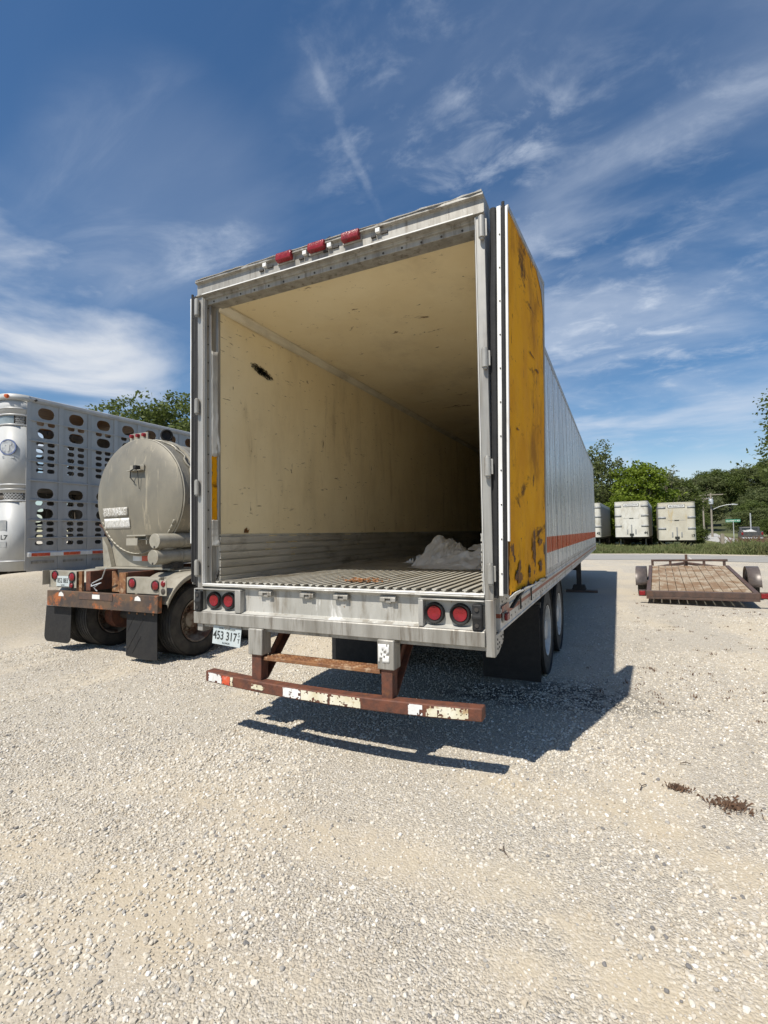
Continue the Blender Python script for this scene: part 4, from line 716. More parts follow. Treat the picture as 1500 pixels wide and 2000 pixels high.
    p2 = MB(); p2.grid(lambda u, w: (-0.70 + 0.665 * u, yz(-0.70 + 0.665 * u, -0.475 + 0.155 * w) - 0.012, cz - 0.475 + 0.155 * w), 14, 4); p2 = p2.build('placard', 'placard', t, solid=0.002); p2['label'] = 'white lower placard with faded NO SMOKING'
    def curved(s, size, xc, zc, m, parent, sx):
        o = text(s, size, (0, 0, 0), (0, 0, 0), m, parent, 1, 0.0006)
        for vv in o.data.vertices:
            x, z, d = vv.co.x * sx + xc, vv.co.y + zc, vv.co.z; vv.co = (x, yz(x, z - cz) - 0.0145 - d, z)
    curved('FLAMMABLE', 0.135, -0.39, cz - 0.228, 'placard', p1, 0.80); curved('NO SMOKING', 0.12, -0.37, cz - 0.40, 'ink_grey', p2, 0.80)
    ga = MB().box(0.02, 0.42, y0 - 0.20, y0 - 0.03, cz - 0.60, cz - 0.58); ga.box(0.04, 0.42, y0 - 0.16, y0 - 0.03, cz - 0.655, cz - 0.64); ga.box(0.38, 0.40, y0 - 0.16, y0 - 0.03, cz - 0.72, cz - 0.60); ga.build('step_bracket', 'tank_lt', t, 0.003); MB().box(0.03, 0.27, y0 - 0.215, y0 - 0.20, cz - 0.735, cz - 0.63).build('bracket_plate', 'tank_lt', t, 0.003)
    # skirt ring and saddle below the tank
    arc = lambda r, a: (r * math.cos(a), cz + r * math.sin(a)); A = [R(205 + 130 * i / 24) for i in range(25)]
    sk = MB()
    for i in range(24):
        (x0, z0), (x1, z1) = arc(Rr - 0.03, A[i]), arc(Rr - 0.03, A[i + 1]); sk.add([(x0, y0 - 0.02, z0), (x1, y0 - 0.02, z1), (x1, y0 + 0.06, z1), (x0, y0 + 0.06, z0)], [(0, 1, 2, 3)])
    sk.build('end_skirt', 'tank_lt', t, solid=0.012)
    pts = [arc(Rr + 0.004, R(222 + 96 * i / 16)) for i in range(17)]
    MB().prism([(-0.78, 1.235)] + pts + [(0.62, 1.235)], 'y', y0 + 0.10, y0 + 0.125).build('saddle', 'tank_lt', t)
    MB().prism([(-0.80, 1.20), (-0.84, 1.70), (-0.72, 1.55), (-0.62, 1.235)], 'y', y0 + 0.02, y0 + 0.09).build('saddle_web', 'tank_lt', t); MB().prism([(0.56, 1.20), (0.78, 1.20), (0.70, 1.60)], 'y', y0 + 0.02, y0 + 0.09).build('saddle_web', 'tank_lt', t)
    MB().box(-0.86, 0.78, y0 - 0.08, y0 + 0.30, 1.205, 1.228).build('saddle_plate', 'tank_lt', t, 0.003)
    MB().box(-0.02, 0.26, y0 + 0.094, y0 + 0.099, 1.32, 1.40).build('reflective_tape', 'tape_red', t); MB().box(-0.22, -0.025, y0 + 0.094, y0 + 0.099, 1.32, 1.40).build('reflective_tape', 'white', t)
    # frame, bumper
    for x in (-0.40, 0.40): MB().box(x - 0.05, x + 0.05, 0.12, 8.6, 0.92, 1.20).build('frame_rail', 'rust', t)
    for x, m in ((-0.545, 'rust_lt'), (0.395, 'rust_lt')): MB().box(x - 0.065, x + 0.065, 0.075, 0.115, 0.90, 1.198).build('bumper_post', m, t, 0.003)
    MB().prism([(-0.10, 0.90), (0.05, 0.90), (0.05, 1.06), (-0.06, 1.198), (-0.10, 1.198)], 'y', 0.28, 0.30).build('bulkhead_plate', 'rust_lt', t); MB().box(-0.35, 0.35, 0.55, 0.58, 0.92, 1.20).build('cross_member', 'under', t)
    for z in (0.95, 1.06): MB().box(0.06, 0.35, 0.40, 0.43, z, z + 0.03).build('ladder_bar', 'rust', t)
    MB().tube([(-0.02, 0.12, 1.25), (-0.18, 0.18, 1.10), (-0.36, 0.14, 1.02), (-0.30, 0.10, 0.99), (-0.14, 0.13, 1.04), (-0.34, 0.16, 0.96), (-0.20, 0.12, 0.92)], 0.009, 6).build('loose_cable', 'galv', t)
    bp = MB().prism([(-1.17, 0.0), (1.17, 0.0), (1.17, 0.07), (-1.10, 0.07)], 'z', 0.69, 0.915).build('bumper', 'rust_org', t, 0.004)
    MB().box(-0.42, 0.30, -0.006, -0.001, 0.815, 0.90).build('bumper_strip', 'frame_brown', bp); MB().box(-0.12, 0.04, -0.010, -0.0065, 0.83, 0.89).build('reflector', 'white', bp)
    for x in (-0.83, 0.80): MB().prism([(x - 0.06, 0.84), (x + 0.06, 0.84), (x + 0.05, 0.875), (x, 0.905), (x - 0.05, 0.885)], 'y', -0.004, -0.001).build('torn_sticker', 'white', bp)
    # lamp panels
    for s, x0, x1, z0, z1 in ((1, 0.53, 1.15, 0.93, 1.145), (-1, -1.19, -0.55, 0.96, 1.205)):
        pn = MB().box(x0, x1, 0.04, 0.052, z0, z1); pn.box(x0, x1, 0.052, 0.16, z1 - 0.012, z1); ex = x1 if s > 0 else x0; pn.box(ex - 0.006, ex + 0.006, (0.052 if s > 0 else -0.06), (0.12 if s > 0 else 0.039), z0 + 0.04, z1 + 0.01); pno = pn.build('lamp_panel', 'tank_lt', t, 0.003)
        for x, z, r in (((0.645, 1.065, 0.062), (1.09, 1.045, 0.062)) if s > 0 else ((-1.04, 1.135, 0.062), (-0.64, 1.118, 0.062), (-0.645, 0.995, 0.04))):
            l = MB().lathe([(0.014, 0.001), (0.018, r * 0.7), (0.030, r * 0.96), (0.0395, r)], (x, 0, z), 'y', 24).build('tail_lamp', 'redlens', pno); MB().lathe([(0.024, r * 1.0), (0.022, r * 1.12), (0.0395, r * 1.2)], (x, 0, z), 'y', 24).build('grommet', 'black', l)
    en = MB().box(1.18, 1.31, 0.02, 0.03, 0.92, 1.12).build('lamp_panel', 'tank_lt', t, 0.003); MB().lathe([(0.0, 0.001), (0.006, 0.03), (0.0195, 0.042)], (1.25, 0, 1.075), 'y', 18).build('tail_lamp', 'redlens', en); MB().lathe([(0.008, 0.001), (0.012, 0.03), (0.0195, 0.042)], (1.25, 0, 0.975), 'y', 18).build('blank_lamp', 'under', en)
    lp = MB().box(-0.155, 0.155, -0.002, 0.002, -0.076, 0.076).build('licence_plate', 'plate', t, 0.001, loc=(-0.845, 0.030, 1.055)); text('852 883', 0.098, (0, -0.0035, 0.006), (R(90), 0, 0), 'ink', lp, 0.80, 0.0006, bold=0.001); text('ILLINOIS', 0.022, (0, -0.0035, -0.058), (R(90), 0, 0), 'ink', lp, 1, 0.0005)
    # flaps: rounded on the left, square with raised ribs on the right
    def rounded(x0, x1, z0, z1, r):
        P = [(x0 + 0.03, z1), (x1, z1)]
        P += [(x1 - r + r * math.cos(R(-90 * i / 6)), z0 + r + r * math.sin(R(-90 * i / 6))) for i in range(7)]; P += [(x0 + r - r * math.sin(R(90 * i / 6)), z0 + r - r * math.cos(R(90 * i / 6))) for i in range(7)]; return P
    f1 = MB().prism(rounded(-1.37, -0.74, 0.135, 0.715, 0.09), 'y', 0.075, 0.085).build('mud_flap', 'black', t, 0.002, rot=(R(-1.5), 0, 0)); MB().box(-1.32, -0.74, 0.066, 0.074, 0.672, 0.716).build('flap_strip', 'galv', f1)
    f2 = MB().prism([(0.47, 0.075), (0.475, 0.70), (1.06, 0.69), (1.075, 0.06), (0.8, 0.05)], 'y', 0.075, 0.085).build('mud_flap', 'black', t, 0.002, rot=(R(-1), 0, 0))
    rb = MB(); rb.cyl((0.50, 0.0745, 0.16), (0.80, 0.0745, 0.58), 0.004, 6); rb.cyl((0.60, 0.0745, 0.12), (0.76, 0.0745, 0.35), 0.004, 6); rb.cyl((0.49, 0.0745, 0.40), (0.62, 0.0745, 0.60), 0.004, 6); rb.build('flap_rib', 'black', f2)
    for k in range(4): MB().cyl((0.53 + k * 0.155, 0.0745, 0.655), (0.53 + k * 0.155, 0.066, 0.655), 0.014, 8).build('flap_bolt', 'rust_lt', f2)
    # wheels and fenders
    tm, rm = wheel_meshes(0.505, 0.27, 'rimrust', 0.30, 0.16, '_tanker')
    for y in (0.70, 1.95):
        MB().cyl((-0.9, y, 0.5), (0.9, y, 0.5), 0.07, 12).build('axle', 'under', t)
        for s in (1, -1): put_wheel(t, tm, rm, (s * 1.035, y, 0.504), s); put_wheel(t, tm, rm, (s * 0.70, y, 0.504), -s); MB().cyl((s * 0.40, y, 0.5), (s * 0.56, y, 0.5), 0.21, 20).build('brake_drum', 'rust', t)
    for s in (1, -1):
        P = []
        for i in range(13): a = R(158 - 68 * i / 12); P.append((0.70 + 0.62 * math.cos(a), 0.56 + 0.62 * math.sin(a)))
        for i in range(13): a = R(90 - 68 * i / 12); P.append((1.95 + 0.62 * math.cos(a), 0.56 + 0.62 * math.sin(a)))
        f = MB()
        for x in (s * 0.52, s * 1.20): f.v += [(x, y, z) for y, z in P]
        n = len(P); f.f = [(i, i + 1, n + i + 1, n + i) for i in range(n - 1)]
        f.v += [(s * 1.215, y, z - 0.05) for y, z in P]; f.f += [(n + i, n + i + 1, 2 * n + i + 1, 2 * n + i) for i in range(n - 1)]; f.build('fender', 'tank_lt', t, solid=0.008)
    MB().box(0.66, 0.92, 0.60, 2.4, 1.185, 1.205).build('walkway', 'tank_lt', t, 0.003)
    # two hose tubes on the right flank
    for z, y, x in ((1.628, 0.33, 0.715), (1.398, 0.31, 0.705)):
        q = MB().cyl((x, y, z), (x, 5.4, z), 0.106, 28).build('hose_tube', 'tank_lt', t, 0.004)
        for yy in (y + 0.45, y + 2.2): MB().lathe([(yy, 0.1065), (yy, 0.112), (yy + 0.035, 0.112), (yy + 0.035, 0.1065)], (x, 0, z), 'y', 28).build('tube_strap', 'tank_lt', q)
        MB().box(x - 0.012, x + 0.012, y - 0.006, y - 0.001, z - 0.10, z - 0.07).build('latch', 'under', q)
    MB().box(0.60, 0.82, 0.55, 0.75, 1.225, 1.30).build('tube_stand', 'under', t)
    for x in (-1.0, -0.55): MB().tube([(x, 0.85, 1.7), (x - 0.03, 0.80, 1.85), (x - 0.10, 0.78, 1.9)], 0.02, 6).build('grab_hook', 'rust', t)
    MB().box(-0.5, 0.5, 3.0, 8.6, 0.95, 1.25).build('subframe', 'under', t)
    for s in (1, -1): MB().box(s * 0.45 - 0.05, s * 0.45 + 0.05, 7.3, 7.4, 0.0, 0.95).build('landing_leg', 'under', t)
tanker()

# ------------------------------------------------------------------ livestock trailer
def stadium_t(c, s, a, b):
    l = a - b
    if abs(s) > 1e-9 and abs(c) * b / abs(s) <= l: return b / abs(s)
    return l * abs(c) + math.sqrt(max(0, b * b - l * l * s * s))
def holed_panel(W, z0, z1, rows):
    """rows: (z0, z1, [(yc, half width, half height)])"""
    m = MB(); zs = z0
    def plain(a, b):
        if b - a > 1e-4: m.add([(0, 0, a), (0, W, a), (0, W, b), (0, 0, b)], [(0, 1, 2, 3)])
    for ra, rb, holes in sorted(rows):
        plain(zs, ra); zs = rb; ys = [0.0] + [(holes[i][0] + holes[i + 1][0]) / 2 for i in range(len(holes) - 1)] + [W]
        for (yc, a, b), ya, yb in zip(holes, ys, ys[1:]):
            zc = (ra + rb) / 2; angs = sorted([2 * math.pi * i / 22 for i in range(22)] + [math.atan2(dz, dy) % (2 * math.pi) for dy in (ya - yc, yb - yc) for dz in (ra - zc, rb - zc)])
            inn, outr = [], []
            for th in angs:
                c, s = math.cos(th), math.sin(th); t = stadium_t(c, s, a, b); inn.append((0, yc + c * t, zc + s * t))
                tt = min([(v - yc) / c for v in (ya, yb) if abs(c) > 1e-9 and (v - yc) / c > 0] + [(v - zc) / s for v in (ra, rb) if abs(s) > 1e-9 and (v - zc) / s > 0]); outr.append((0, yc + c * tt, zc + s * tt))
            n = len(angs); m.add(inn + outr, [(i, (i + 1) % n, n + (i + 1) % n, n + i) for i in range(n)])
    plain(zs, z1); return m
def livestock():
    X0, Y0, base = -8.6, 2.63, 0.30
    t = thing('livestock_trailer', (X0, Y0, base), 'tall silver livestock trailer with rows of punched oval air holes', 'livestock trailer')
    W = 0.632; o = -base; ht = lambda z: z + o
    big = [(0.33, 0.165)]
    def B(zc, hh): return (ht(zc - hh - 0.015), ht(zc + hh + 0.015), [(0.335, 0.163, hh)])
    def P(zc, hh=0.044): return (ht(zc - hh - 0.012), ht(zc + hh + 0.012), [(0.222, 0.076, hh), (0.44, 0.076, hh)])
    rows = [B(4.262, 0.115), P(4.045), B(3.853, 0.102), P(3.627), P(3.49), P(3.353), P(3.216), P(3.078), B(2.615, 0.104), P(2.412), B(2.20, 0.10), P(2.0), P(1.87), P(1.742), P(1.597)]
    pm = holed_panel(W - 0.09, ht(1.06), ht(4.47), [(a, b, [(y - 0.045, w, hh) for y, w, hh in hs]) for a, b, hs in rows]).mesh('punched_panel', M['live'], smooth=False)
    rails = (4.095, 3.68, 3.265, 2.875, 2.475, 2.075, 1.71)
    N = 21; rm = MB()
    post = MB().box(-0.02, 0.022, -0.045, 0.045, ht(1.06), ht(4.47))
    for k in range(40): post.cyl((0.022, 0.036, ht(1.1 + k * 0.085)), (0.0255, 0.036, ht(1.1 + k * 0.085)), 0.005, 5)
    post = post.mesh('panel_post', M['live'])
    for k in range(N):
        q = share('punched_panel', pm, t, (0, k * W + 0.045, 0)); md = q.modifiers.new('solid', 'SOLIDIFY'); md.thickness = 0.006; md.offset = 0
        share('panel_post', post, t, (0, k * W, 0))
        if k < 8 or True:
            q = share('punched_panel', pm, t, (-2.56, k * W + 0.045, 0))
            share('panel_post', post, t, (-2.56, k * W, 0), (0, 0, math.pi))
    LL = N * W
    for z in rails:
        MB().prism([(0.0, ht(z) - 0.012), (0.03, ht(z) - 0.022), (0.034, ht(z) - 0.012), (0.03, ht(z) + 0.006), (0.0, ht(z) + 0.012)], 'y', 0.0, LL).build('side_rail', 'live', t)
    MB().prism([(-0.02, ht(4.46)), (0.03, ht(4.455)), (0.045, ht(4.50)), (0.03, ht(4.55)), (-0.03, ht(4.575)), (-0.05, ht(4.55))], 'y', -0.02, LL).build('roof_rail', 'live', t)
    MB().prism([(-2.54, ht(4.46)), (-2.59, ht(4.455)), (-2.60, ht(4.50)), (-2.59, ht(4.55)), (-2.53, ht(4.575)), (-2.51, ht(4.55))], 'y', -0.02, LL).build('roof_rail', 'live', t)
    rf = MB().grid(lambda u, v: (-2.5 + 2.44 * u, 0.0 + LL * v, ht(4.50) + 0.06 * math.sin(math.pi * u)), 8, 2).build('roof', 'live', t); MB().grid(lambda u, v: (-2.52 + 2.48 * u, 0.02 + (LL - 0.04) * v, ht(4.452)), 2, 2).build('roof_lining', 'live_wood', t, recalc=False)
    for z in (1.05, 2.84): MB().box(-2.53, -0.03, 0.02, LL - 0.02, ht(z), ht(z) + 0.05).build('deck', 'live_in', t)
    for y in (2.55, 6.3, 9.5): MB().box(-2.53, -0.03, y, y + 0.03, ht(1.1), ht(4.3)).build('divider', 'live_in', t)
    # lower skirt with reflective tape
    MB().box(-0.012, 0.006, 0.0, LL, ht(0.92), ht(1.3)).build('lower_skirt', 'live', t); rl = MB().prism([(0.007, ht(1.325)), (0.05, ht(1.33)), (0.05, ht(1.405)), (0.007, ht(1.43))], 'y', 0.0, LL).build('tape_rail', 'white', t)
    for k in range(20): MB().box(0.0505, 0.053, 0.06 + k * W, 0.06 + k * W + 0.36, ht(1.335), ht(1.40)).build('reflective_tape', 'tape_red', rl)
    for k in range(10): MB().box(0.0065, 0.02, 0.08 + k * W, 0.52 + k * W, ht(1.19), ht(1.24)).build('skirt_slot', 'alu_dirty', t)
    # rounded rear corner and rear wall
    def corner(z0, z1, name, m, r=0.30, off=0.0):
        q = MB(); P = [(0.0 + off, 0.0)] + [(-r + (r + off) * math.cos(R(-90 * i / 12)), -0.02 + (r + off) * math.sin(R(-90 * i / 12)) - 0.0) for i in range(13)] + [(-2.3 + 0, -0.02 - r - off)]
        P += [(-2.26 - (r + off) * math.sin(R(90 * i / 12)), -0.02 - (r + off) * math.cos(R(90 * i / 12))) for i in range(1, 13)]
        n = len(P); q.v = [(x, y, ht(z0)) for x, y in P] + [(x, y, ht(z1)) for x, y in P]; q.f = [(i, i + 1, n + i + 1, n + i) for i in range(n - 1)]; return q.build(name, m, t, solid=0.01)
    corner(1.06, 2.44, 'rear_corner_skin', 'live_white'); corner(2.60, 3.945, 'rear_corner_skin', 'live_white'); corner(4.17, 4.47, 'rear_corner_skin', 'live_white'); corner(4.44, 4.56, 'roof_cap', 'live_white', off=0.03)
    for z in (1.25, 2.44, 2.665, 2.76, 3.95, 4.15, 4.28): corner(z - 0.018, z + 0.018, 'rear_band', 'live', off=0.009)
    corner(2.44, 2.60, 'rear_inner', 'live_in', off=-0.03); corner(3.945, 4.17, 'rear_inner', 'live_in', off=-0.03)
    MB().box(-2.5, -0.06, -0.22, -0.02, ht(4.50), ht(4.57)).build('roof', 'live_white', t)
    # honeycomb vents: a grid of small hexagonal openings bent round the corner
    def honey(z0, z1, a0, a1, name='honeycomb_vent'):
        q = MB(); r = 0.30; nz = 5; na = 6
        for j in range(nz):
            for i in range(na):
                a = a0 + (a1 - a0) * (i + 0.5 + 0.5 * (j % 2)) / na; z = z0 + (z1 - z0) * (j + 0.5) / nz; hz = (z1 - z0) / nz * 0.5; ha = abs(a1 - a0) / na * 0.5; vs = []
                for k in range(6):
                    th = R(60 * k + 30)
                    for sc_ in (0.78, 1.14): A_ = a + ha * sc_ * math.cos(th); vs.append((-r + r * math.cos(A_), -0.02 + r * math.sin(A_), ht(z + hz * sc_ * math.sin(th))))
                q.add(vs, [(2 * k, 2 * ((k + 1) % 6), 2 * ((k + 1) % 6) + 1, 2 * k + 1) for k in range(6)])
        q.build(name, 'live_white', t, solid=0.006)
    honey(2.44, 2.60, R(-78), R(-12)); honey(3.95, 4.165, R(-40), R(-12))
    wn = MB(); wn.grid(lambda u, v: (-0.30 + 0.292 * math.cos(R(-90 + 46 * u)) - (0.25 if u == 0 else 0), -0.02 + 0.292 * math.sin(R(-90 + 46 * u)), ht(3.97 + 0.18 * v)), 8, 1); wn.build('rear_window', 'window', t)
    # emblem, number, lamps on the rounded corner
    e0 = MB().lathe([(-0.012, 0.001), (-0.012, 0.13), (0.0, 0.135)], axis='y', n=32).build('emblem', 'emblem', t, loc=(-0.155, -0.278, ht(3.50)), rot=(0, 0, R(28)))
    MB().lathe([(-0.016, 0.135), (-0.018, 0.142), (-0.016, 0.158), (0.0, 0.160)], axis='y', n=32).build('emblem_ring', 'blue', e0)
    lp = MB()
    for sx in (1, -1): lp.prism([(0, 0.07), (sx * 0.035, 0.03), (sx * 0.028, -0.07), (0, -0.10)], 'y', -0.020, -0.0125); lp.prism([(sx * 0.03, 0.045), (sx * 0.075, 0.065), (sx * 0.055, 0.025)], 'y', -0.019, -0.0125)
    lp.build('emblem_relief', 'live_white', e0); MB().box(-0.11, 0.11, -0.006, 0.0, -0.215, -0.18).build('emblem_scroll', 'emblem', e0)
    l7 = text('L7', 0.125, (0, 0, 0), (0, 0, 0), 'ink', t, 1, 0.001, bold=0.002)
    for vv in l7.data.vertices:
        a_ = R(-72) + vv.co.x * 1.2 / 0.30; q_ = 0.308 + vv.co.z; vv.co = (-0.30 + q_ * math.cos(a_), -0.02 + q_ * math.sin(a_), ht(1.72) + vv.co.y)
    for z0, z1 in ((1.86, 2.06), (1.53, 1.64)): MB().box(-0.075, 0.075, -0.002, 0.002, ht(z0), ht(z1)).build('sticker', 'boxgrey', t, loc=(-0.22, -0.315, 0), rot=(0, 0, R(14)))
    MB().lathe([(0.05, 0.001), (0.045, 0.03), (0.0, 0.045)], axis='y', n=16).build('marker_lamp', 'lampglass', t, loc=(-0.15, -0.32, ht(4.505)), rot=(0, 0, math.pi + R(28))); MB().cyl((0.03, 0.10, ht(4.49)), (0.075, 0.10, ht(4.49)), 0.022, 12).build('marker_lamp', 'under', t)
    # running gear behind the bank
    tm, rm_ = wheel_meshes(0.5, 0.27, 'rimwhite', 0.29, 0.06, '_livestock')
    for y in (2.6, 3.85):
        MB().cyl((-2.3, y, 0.5), (-0.25, y, 0.5), 0.06, 12).build('axle', 'under', t)
        for x, s in ((-0.32, 1), (-2.24, -1)): put_wheel(t, tm, rm_, (x, y, 0.5), s)
    for x in (-0.8, -1.8): MB().box(x - 0.05, x + 0.05, 0.1, LL - 0.1, 0.56, ht(1.05)).build('frame_rail', 'under', t)
livestock()

# ------------------------------------------------------------------ flatbed utility trailer
def flatbed():
    t = thing('flatbed_trailer', (3.72, 11.25, 0), 'low flatbed trailer with weathered plank deck and round steel fenders', 'flatbed trailer', R(-3.6)); t.rotation_euler = (R(3.0), R(-0.9), R(-3.6))
    ya, yb, w, z = -1.85, 3.0, 0.985, 0.40
    n = 11; pw = (2 * w - 0.10) / n
    for i in range(n):
        x = -w + 0.05 + pw * i; pm = MB().box(x + 0.004, x + pw - 0.006, ya + 0.09 + random.uniform(0, 0.01), yb - random.uniform(0, 0.02), z - 0.04 + random.uniform(-0.004, 0.004), z + random.uniform(-0.004, 0.004)); pm.build('deck_plank', 'wood', t, 0.004)
    for s in (1, -1): MB().box(s * w - 0.045, s * w + 0.045, ya + 0.09, yb, z - 0.14, z + 0.012).build('side_rail', 'frame_brown', t, 0.004)
    rb = MB().box(-w - 0.05, w + 0.05, ya - 0.01, ya + 0.085, z - 0.12, z + 0.004); rb.box(-w - 0.05, w + 0.05, ya - 0.03, ya + 0.02, z - 0.17, z - 0.122); rb.build('rear_beam', 'frame_brown', t, 0.004)
    for k in range(5): MB().box(-w + 0.05, w - 0.05, ya + 0.8 + k * 0.9, ya + 0.86 + k * 0.9, z - 0.13, z - 0.045).build('cross_member', 'under', t)
    fr = MB().box(-w + 0.02, w + 0.02, yb - 0.02, yb + 0.05, z + 0.13, z + 0.19).build('front_rail', 'frame_brown', t, 0.004)
    for x in (-0.93, -0.45, 0.42, 0.92): MB().box(x - 0.035, x + 0.035, yb - 0.01, yb + 0.04, z, z + 0.13).build('rail_post', 'frame_brown', fr, 0.003)
    MB().box(-0.06, 0.01, yb + 0.055, yb + 0.12, z - 0.1, z + 0.33).build('jack_post', 'frame_brown', t, 0.004); MB().prism([(0.04, 0.26), (0.12, 0.20), (0.13, 0.15), (0.06, 0.20)], 'y', yb + 0.12, yb + 0.13).build('jack_tag', 'white', t, loc=(0, 0, z))
    tg = MB().tube([(-w, yb, z - 0.08), (0, yb + 1.4, z - 0.08)], 0.05, 6); tg.tube([(w, yb, z - 0.08), (0, yb + 1.4, z - 0.08)], 0.05, 6); tg.build('tongue', 'frame_brown', t)
    MB().cyl((-0.02, yb + 1.2, 0.0), (-0.02, yb + 1.2, z), 0.04, 10).build('jack', 'frame_brown', t)
    tm, rm = wheel_meshes(0.34, 0.20, 'rimrust', 0.19, 0.04, '_flatbed')
    for s in (1, -1):
        put_wheel(t, tm, rm, (s * (w + 0.165), 0, 0.335), s)
        f = MB(); P = [(0.46 * math.cos(R(178 - 176 * i / 18)) * 1.02, 0.30 + 0.44 * math.sin(R(178 - 176 * i / 18))) for i in range(19)]
        f.v = [(s * (w + 0.05), y, q) for y, q in P] + [(s * (w + 0.30), y, q) for y, q in P] + [(s * (w + 0.305), y * 0.93, q - 0.03) for y, q in P]; m = len(P)
        f.f = [(i, i + 1, m + i + 1, m + i) for i in range(m - 1)] + [(m + i, m + i + 1, 2 * m + i + 1, 2 * m + i) for i in range(m - 1)]; f.build('fender', 'fender', t, solid=0.006)
        l = MB().box(s * (w + 0.13) - 0.075, s * (w + 0.13) + 0.075, ya + 0.02, ya + 0.06, z - 0.12, z + 0.02).build('lamp_bracket', 'frame_brown', t, 0.003); MB().box(s * (w + 0.13) - 0.06, s * (w + 0.13) + 0.06, ya - 0.012, ya + 0.019, z - 0.10, z).build('tail_lamp', 'redlens', l, 0.006)
    MB().cyl((-w - 0.1, 0, 0.335), (w + 0.1, 0, 0.335), 0.035, 10).build('axle', 'under', t)
    for s in (1, -1): MB().prism([(-0.45, 0.30), (0, 0.36), (0.45, 0.30), (0, 0.39)], 'x', s * 0.8 - 0.03, s * 0.8 + 0.03).build('leaf_spring', 'under', t)
flatbed()

# ------------------------------------------------------------------ three parked box trailers
def box_trailer(loc, rz, body, num, label, zoff=0.0):
    t = thing('box_trailer', loc, label, 'box trailer', rz, 'old box trailers parked on the grass')
    w, L, z0, z1, r = 1.295, 12.2, 1.02 + zoff, 3.98 + zoff, 0.30
    P = [(-w, L), (w, L)] + [(w - r + r * math.cos(R(-90 * i / 8)), r + r * math.sin(R(-90 * i / 8))) for i in range(9)] + [(-w + r - r * math.sin(R(90 * i / 8)), r - r * math.cos(R(90 * i / 8))) for i in range(9)]
    MB().prism(P, 'z', z0, z1).build('body', body, t)
    def ring(zz0, zz1, off, nm, m, a0=-90, a1=0, sides=(1, -1), flat=0.25):
        for s in sides:
            q = MB(); pts = [(s * (w - r - flat), -off)] + [(s * (w - r + (r + off) * math.cos(R(a0 + (a1 - a0) * i / 8))), r + (r + off) * math.sin(R(a0 + (a1 - a0) * i / 8))) for i in range(9)] + [(s * (w + off), r + 0.3)]
            n = len(pts); q.v = [(x, y, zz0) for x, y in pts] + [(x, y, zz1) for x, y in pts]; q.f = [(i, i + 1, n + i + 1, n + i) for i in range(n - 1)]; q.build(nm, m, t, solid=0.008)
    MB().prism([(x * 1.008, y * 1.0 - 0.01) for x, y in P], 'z', z1 + 0.001, z1 + 0.07).build('roof_cap', body, t, 0.02)
    for k in (0.20, 0.69): MB().prism([(x * 1.004, y - 0.006) for x, y in P], 'z', z1 - 0.19 if k < 0.3 else z0, z1 - 0.17 if k < 0.3 else z0 + 0.05).build('band', body, t)
    for zc in (z1 - 0.33, z1 - 1.15, z1 - 2.03): ring(zc - 0.09, zc + 0.09, 0.006, 'corner_band', 'boxgrey')
    sx = 0.0; sg = MB().box(sx - 0.60, sx + 0.60, -0.025, -0.012, z1 - 0.36, z1 - 0.10).build('sign_board', 'ink', t, 0.03); MB().box(sx - 0.57, sx + 0.57, -0.030, -0.0255, z1 - 0.335, z1 - 0.125).build('sign_face', 'white', sg, 0.002); text('BEB PRODUCTIONS', 0.135, (sx, -0.032, z1 - 0.235), (R(90), 0, 0), 'ink', sg, 0.82, 0.001, bold=0.004)
    MB().box(-0.62, 0.62, -0.006, 0.004, z1 - 1.375, z1 - 1.355).build('seam', 'boxgrey', t); MB().box(-0.16, 0.16, -0.03, -0.007, z1 - 1.385, z1 - 1.335).build('grab_bar', 'ink', t)
    for x, a, b in ((-0.32, 0.25, 0.65), (0.0, 0.35, 1.05), (0.32, 0.25, 0.65)): MB().box(x - 0.045, x + 0.045, -0.035, -0.007, z0 + a, z0 + b).build('conduit', 'boxgrey', t, 0.01)
    MB().box(-0.16, 0.16, -0.07, -0.007, z0 + 0.14, z0 + 0.30).build('hose_coupling', 'ink', t, 0.02); MB().box(-0.07, 0.07, -0.08, -0.007, z0 + 0.02, z0 + 0.13).build('socket', 'ink', t, 0.02)
    text(num, 0.30, (w - 0.22, -0.0, z0 + 0.35), (R(90), 0, R(14)), 'ink', t, 0.9, 0.012, name='number', bold=0.006)
    MB().box(-w + 0.02, w - 0.02, r + 0.3, L - 0.02, z0 - 0.16, z0 - 0.002).build('bottom_frame', 'under', t)
    pmn = MB().box(0, 0.012, 0.0, 1.12, z0 + 0.05, z1 - 0.2).mesh('side_panel', M['boxside'])
    for k in range(10): share('side_panel', pmn, t, (w + 0.001, 0.62 + k * 1.14, 0))
    for s in (1, -1):
        MB().box(s * 1.0 - 0.05, s * 1.0 + 0.05, 1.6, 1.7, 0.0, z0 - 0.16).build('landing_leg', 'boxgrey', t)
    tm, rm = BOXW
    for y in (9.4, 10.6):
        MB().cyl((-1.1, y, 0.5), (1.1, y, 0.5), 0.06, 10).build('axle', 'under', t)
        for s in (1, -1): put_wheel(t, tm, rm, (s * 1.12, y, 0.5), s); put_wheel(t, tm, rm, (s * 0.80, y, 0.5), -s)
BOXW = wheel_meshes(0.5, 0.26, 'rimrust', 0.29, 0.06, '_box')
box_trailer((3.08, 44.0, 0), R(-4.5), 'boxwhite', '44', 'white box trailer numbered 44 with a framed sign, nose facing the lot')
box_trailer((6.30, 42.6, 0), R(-3.0), 'boxcream', '17', 'yellow-stained cream box trailer numbered 17 with a framed sign', -0.28)
box_trailer((-0.62, 44.5, 0), R(-3.0), 'boxwhite', '42', 'white box trailer numbered 42, half hidden by the long open trailer', 0.0)

